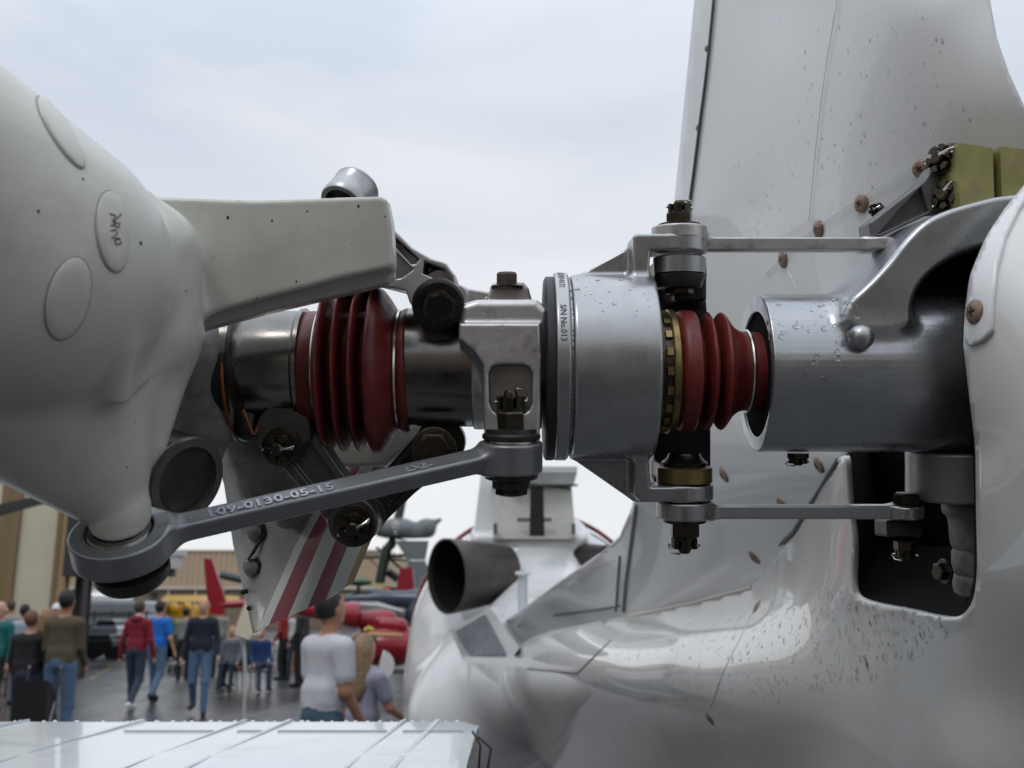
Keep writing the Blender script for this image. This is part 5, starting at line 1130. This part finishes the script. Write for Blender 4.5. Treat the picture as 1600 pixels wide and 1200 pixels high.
T = boxcar('parked_car', 'dark parked car low beside the left hangar end', 'car', 130, 180, 975, 995, 29, 2, [('body', 118, 176, 999, 1010, 0, 1.8, M_black), ('cabin', 126, 168, 992.5, 998.8, .2, 1.6, GL)])
# fence
b0 = PY(160, 947, 37); b0[2] = 0; FN = thing('fence', 'thin dark mesh fence in front of the grey trailer', 'fence', b0); Mf = mat('fence_metal', (.06, .06, .07), .5, .3)
for px in (127, 149, 176, 203, 230): p_ = PY(px, 947, 37); g = G(); g.tube([(p_[0], 37, 0), (p_[0], 37, 1.5)], .03, 6); g.part('post', Mf, FN)
for zt in (1.45, 1.0, .5, .1): a = PY(120, 947, 37)[0]; b_ = PY(236, 947, 37)[0]; g = G(); g.tube([(a, 37, zt), (b_, 37, zt)], .015, 6); g.part('rail', Mf, FN)
# yellow digger and tent
YE = mat('digger_yellow', (.55, .30, .015), .4, var=.1, vscale=2)
Yd = 36; b0 = PY(285, 947, Yd); b0[2] = 0; TN = thing('canopy', 'yellow topped canopy on posts in front of the far hangar', 'canopy', b0)
g = G(); A = PY(248, 940, Yd); B = PY(345, 930, Yd); g.hexa([(A[0], Yd, A[2]), (B[0], Yd, A[2]), (B[0], Yd+3, A[2]), (A[0], Yd+3, A[2]), (A[0]+.1, Yd+.4, B[2]), (B[0]-.1, Yd+.4, B[2]), (B[0]-.1, Yd+2.6, B[2]), (A[0]+.1, Yd+2.6, B[2])]); g.part('canopy_top', YE, TN, smooth=False)
for px in (250, 281, 312, 343): p_ = PY(px, 947, Yd); g = G(); g.tube([(p_[0], Yd+.1, 0), (p_[0], Yd+.1, A[2])], .03, 6); g.part('post', Mf, TN)
b0 = PY(262, 947, Yd-3); b0[2] = 0; DG = thing('digger', 'yellow wheeled digger under the canopy with a green front', 'digger', b0)
for nm, px0, px1, r0, r1, m in (('cab', 258, 276, 944, 962, YE), ('engine_cover', 276, 300, 952, 964, YE), ('windscreen', 262, 272, 947, 955, GL), ('front_panel', 268, 288, 973, 992, mat('digger_green', (.12, .25, .05), .4)), ('hood', 268, 284, 966, 973, mat('digger_lime', (.4, .42, .03), .4))):
    g = G(); A = PY(px0, r1, Yd-3); B = PY(px1, r0, Yd-3); yo = -.02 if nm == 'windscreen' else (-.6 if nm in ('front_panel', 'hood') else 0); g.box((A[0], Yd-3+yo, A[2]), (B[0], Yd-2.2 if nm != 'windscreen' else Yd-2.99, B[2])); g.part(nm, m, DG, smooth=False)
for px in (262, 288): p_ = PY(px, 947, Yd-3); g = G(); g.lathe((p_[0], Yd-3.2, .5), (0, 1, 0), [(0, .5), (.3, .5), (.3, .2), (0, .2)], 24); g.part('wheel', M_black, DG)
for k, (px, py) in enumerate(((270, 950), (292, 949), (307, 953), (325, 957))):
    p_ = PY(px, py, 33+k*.4); g = G(); g.sph(p_, .17, 14, 10); g.tube([(p_[0], p_[1], p_[2]-.16), (p_[0], p_[1], 0)], .008, 6)
    g.single('balloon', mat('balloon_yellow', (.65, .36, .02), .25), ['yellow balloon above the digger cab', 'yellow balloon right of the digger cab', 'yellow balloon left of the bald head in navy', 'yellow balloon beside the red tail fin'][k], 'balloon')

# red helicopter far back : tail fin on the left, body on the right
RD = mat('red_aircraft_paint', (.24, .006, .016), .3, coat=.2); GD = mat('gold_stripe', (.4, .24, .06), .4)
Yr = 20.; b0 = PY(470, 947, Yr); b0[2] = 0; RH = thing('helicopter', 'red helicopter with gold stripe, its tall tail fin left of the striped blade', 'helicopter', b0)
def LP(px, py, Y): return PY(px, py, Y)
g = G(); g.prism([LP(318, 872, Yr), LP(331, 874, Yr), LP(341, 905, Yr), LP(352, 940, Yr), LP(350, 960, Yr), LP(327, 960, Yr), LP(322, 920, Yr)], (0, 0, 0), (0, .12, 0)); g.part('tail_fin', RD, RH, angle=30)
g = G(); g.tube([LP(336, 946, Yr+.06), LP(380, 943, Yr+.06), LP(470, 950, Yr+.1), LP(560, 962, Yr+.3)], [.06, .08, .13, .26], 16); g.part('tail_boom', RD, RH)
rb = [U_(ell(LP(606, 1008, Yr+.6), (.78, .6, .42))), U_(cap(LP(566, 968, Yr+.5), LP(604, 970, Yr+.6), .17, .22), .08), U_(cap(LP(598, 975, Yr+.3), LP(626, 978, Yr+.3), .13, .15), .06)]
V, Q, Nn, fm = nets(rb, .04); part('body', V, Q, RD, RH)
g = G(); g.tube([LP(575, 991, Yr-.1), LP(600, 992, Yr-.19), LP(628, 993, Yr-.14)], .035, 8); g.part('gold_stripe', GD, RH)
g = G(); g.sph(LP(580, 1003, Yr+.12), (.2, .12, .14), 14, 10); g.part('window', GL, RH)
for sy in (-.5, .9):
    g = G(); g.tube([LP(540, 1045, Yr+sy), LP(560, 1049, Yr+sy), LP(640, 1049, Yr+sy)], .035, 8); g.part('skid', M_dark, RH)
    for px in (575, 615): g = G(); a_ = LP(px, 1018, Yr+.3); b_ = LP(px, 1048, Yr+sy); g.tube([a_, b_], .03, 8); g.part('skid_strut', M_dark, RH)
g = G(); g.box(LP(352, 901, Yr+.0)-(0, 0, .0), LP(385, 893, Yr+.0)+(0, .5, 0)) if False else g.tube([LP(345, 898, Yr+3), LP(390, 908, Yr+3)], .09, 8)
g.single('parked_rotor_blade', mat('dark_teal_paint', (.02, .04, .04), .4), 'dark teal blade lying level behind the red tail fin', 'rotor blade')
# cream light aircraft fin
Yc = 9.0; b0 = LP(378, 947, Yc); b0[2] = 0; CA = thing('glider_tail', 'cream pointed tail fin between the navy jacket and the striped blade', 'tail fin', b0)
g = G(); g.prism([LP(387, 930, Yc), LP(391, 938, Yc), LP(393, 992, Yc), LP(388, 1000, Yc), LP(366, 990, Yc), LP(368, 980, Yc)], (0, 0, 0), (.05, .14, 0)); g.part('fin_skin', mat('cream_fin', (.58, .53, .40), .35), CA, angle=30)
g = G(); g.tube([LP(380, 992, Yc+.1), LP(384, 1060, Yc+.1), (LP(384, 1060, Yc+.1)[0], Yc+.1, 0)], [.02, .012, .012], 10); g.part('tail_post', mat('pale_grey_paint', (.42, .43, .42), .4), CA)
# dark blue helicopter boom and grey rotorcraft with its rotor head
NV = mat('dark_blue_paint', (.03, .045, .075), .3, coat=.3); GRY = mat('military_grey', (.13, .15, .15), .5, var=.1, vscale=2)
Yb = 24.; b0 = LP(600, 947, Yb); b0[2] = 0; BH = thing('helicopter', 'dark blue helicopter with a level tail boom above the red one', 'helicopter', b0)
g = G(); g.tube([LP(535, 938, Yb), LP(560, 936, Yb), LP(600, 935, Yb), LP(632, 936, Yb), LP(660, 938, Yb)], [.10, .17, .19, .2, .3], 16); g.part('tail_boom', NV, BH)
g = G(); g.tube([LP(545, 946, Yb-.3), LP(590, 951, Yb-.3), LP(632, 958, Yb-.3)], [.10, .16, .07], 16, ); g.part('float', mat('float_grey', (.28, .27, .25), .4), BH)
g = G(); g.tube([LP(548, 943, Yb-.46), LP(590, 946, Yb-.46), LP(630, 955, Yb-.4)], .02, 8); g.part('pale_stripe', W_, BH)
g = G(); g.tube([LP(640, 950, Yb), LP(660, 960, Yb), LP(700, 960, Yb)], [.3, .6, .7], 16); g.tube([LP(660, 980, Yb), LP(660, 1022, Yb)], .05, 8); g.part('body', NV, BH)
g = G(); g.lathe(LP(560, 925, Yb), (0, 0, 1), [(-.25, .03), (-.1, .14), (-.02, .14), (0, .05), (.14, .04)], 12); g.part('beacon', M_dark, BH)
g = G(); g.sph(LP(562, 909, Yb), (.3, .3, .10), 14, 8); g.part('dome_cover', mat('dull_green', (.05, .09, .04), .5), BH)
g = G(); g.tube([LP(568, 912, Yb), LP(600, 914, Yb)], .022, 8); g.part('yellow_pole', mat('pale_yellow', (.45, .42, .12), .5), BH)
g = G(); g.prism([LP(625, 888, Yb+1), LP(645, 886, Yb+1), LP(648, 925, Yb+1), LP(618, 927, Yb+1)], (0, 0, 0), (0, .1, 0)); g.single('tail_fin_red', RD, 'small square red tail fin left of the white cowling', 'tail fin')
g = G(); g.prism([LP(594, 920, Yb+2), LP(604, 917, Yb+2), LP(613, 927, Yb+2), LP(596, 928, Yb+2)], (0, 0, 0), (0, .3, 0)); g.single('equipment_cover', mat('orange_cover', (.5, .12, .03), .6), 'small orange cover between the dark pole and red fin', 'cover')
Yg = 30.; b0 = LP(650, 947, Yg); b0[2] = 0; GH = thing('rotorcraft', 'grey military rotorcraft with a domed rotor head left of the exhaust', 'helicopter', b0)
V, Q, Nn, fm = nets([U_(ell(LP(622, 828, Yg), (.62, .5, .36))), U_(cap(LP(640, 838, Yg), LP(666, 826, Yg), .3, .3), .12), U_(cap(LP(664, 824, Yg), LP(688, 812, Yg), .2, .05), .1), C_(box(LP(622, 848, Yg), (1.2, 1, .14)), .05)], .05); part('rotor_dome', V, Q, GRY, GH)
g = G(); g.prism([LP(590, 838, Yg), LP(582, 825, Yg), LP(605, 835, Yg), LP(640, 846, Yg)], (0, -.1, 0), (0, .1, 0)); g.part('blade_stub', M_dark, GH)
for a_, b_ in (((612, 818), (624, 818)), ((612, 824), (624, 824)), ((618, 812), (618, 834))): g = G(); g.tube([LP(*a_, Yg-.47), LP(*b_, Yg-.47)], .03, 6); g.part('white_marking', W_, GH)
g = G(); g.hexa([LP(637, 875, Yg-.4), LP(665, 875, Yg-.4), LP(665, 875, Yg+.4), LP(637, 875, Yg+.4), LP(617, 845, Yg-.4), LP(670, 845, Yg-.4), LP(670, 845, Yg+.4), LP(617, 845, Yg+.4)]); g.hexa([LP(634, 950, Yg-.4), LP(690, 950, Yg-.4), LP(690, 950, Yg+.6), LP(634, 950, Yg+.6), LP(637, 876, Yg-.4), LP(665, 876, Yg-.4), LP(665, 876, Yg+.6), LP(637, 876, Yg+.6)]); g.part('pylon', GRY, GH, smooth=False)
g = G(); g.hexa([LP(600, 1000, Yg), LP(720, 1000, Yg), LP(720, 1000, Yg+2), LP(600, 1000, Yg+2), LP(630, 951, Yg), LP(720, 951, Yg), LP(720, 951, Yg+2), LP(630, 951, Yg+2)]); g.part('body', GRY, GH, smooth=False)
g = G(); g.tube([LP(633, 762, Yg), LP(622, 812, Yg)], [.12, .14], 10); g.tube([LP(614, 838, Yg+.2), LP(612, 850, Yg), LP(604, 858, Yg), LP(592, 915, Yg)], [.08, .15, .16, .15], 10); g.part('folded_blade', mat('dark_green_paint', (.025, .035, .022), .4), GH)
for a_, b_, r_ in (((563, 871), (660, 867), .05), ((588, 855), (640, 900), .04), ((565, 860), (600, 895), .02), ((600, 873), (640, 876), .03), ((606, 893), (622, 905), .12)): g = G(); g.tube([LP(*a_, Yg+.3), LP(*b_, Yg+.3)], r_, 8); g.part('folded_rod', M_dark, GH)
# drooping dark blade reaching in from the left
g = G(); A = LP(-60, 812, 8); B = LP(100, 772, 9.5)
g.hexa([A+(0, -.08, -.035), B+(0, -.08, -.02), B+(0, .1, -.02), A+(0, .1, -.035), A+(0, -.08, .035), B+(0, -.08, .03), B+(0, .1, .03), A+(0, .1, .035)])
g.single('main_rotor_blade', mat('blade_black', (.012, .014, .011), .6), 'dark rotor blade reaching in from the left edge past the hangar doors', 'rotor blade', angle=30)

# ---------------- what stands behind and beside the photographer (out of view, for reflections; the left hangar cuts low sky light)
person('photographer in dark jacket behind the viewpoint, seen only as a reflection', 800, .0, 1.84, AWAY, cloth('dark_jacket', (.02, .02, .022)), JD, hair='dark', armL=(.9, .2), armR=(.9, .2))[0].location = (-.02, -.34, 0)
g = G(); bb = np.array([-4, -20, 0]); BHG = thing('hangar', 'tan hangar behind the viewer, seen only in reflections', 'hangar', bb)
g.box(bb+(-20, -12, 0), bb+(20, 0, 7.5)); g.part('wall', M_tan, BHG, smooth=False)
for i in range(5): g = G(); g.box(bb+(-18+i*8, .005, 0), bb+(-13+i*8, .12, 5.5)); g.part('door', M_tan2 if i % 2 else M_cream, BHG, smooth=False)
g = G(); bb = np.array([-15, 2, 0]); BH2 = thing('hangar', 'unseen tan hangar left of the viewer, added to block low sky light', 'hangar', bb)  # added out of view to cut low light from the left horizon
g.box(bb+(-10, -16, 0), bb+(0, 10, 7.5)); g.part('wall', M_tan, BH2, smooth=False)
g = G(); g.box(bb+(.005, -6, 0), bb+(.12, 8, 4.6)); g.part('door', M_tan2, BH2, smooth=False)
for i, (px_, py_, col) in enumerate(((-3.2, -2.4, 'dark_red'), (-4.6, -1.2, 'navy'), (-6.0, 1.0, 'bright_blue'), (-2.2, -5.0, 'teal'), (-7.5, -3.5, 'white_shirt'))):
    q = person(['visitor in dark red', 'visitor in navy', 'visitor in bright blue', 'visitor in teal', 'visitor in white'][i]+' behind the viewer, seen only in reflections', 800, 1, 1.75, .5*i, MATS['cloth_'+col], JE, vox=.03)[0]; q.location = (px_, py_, 0)
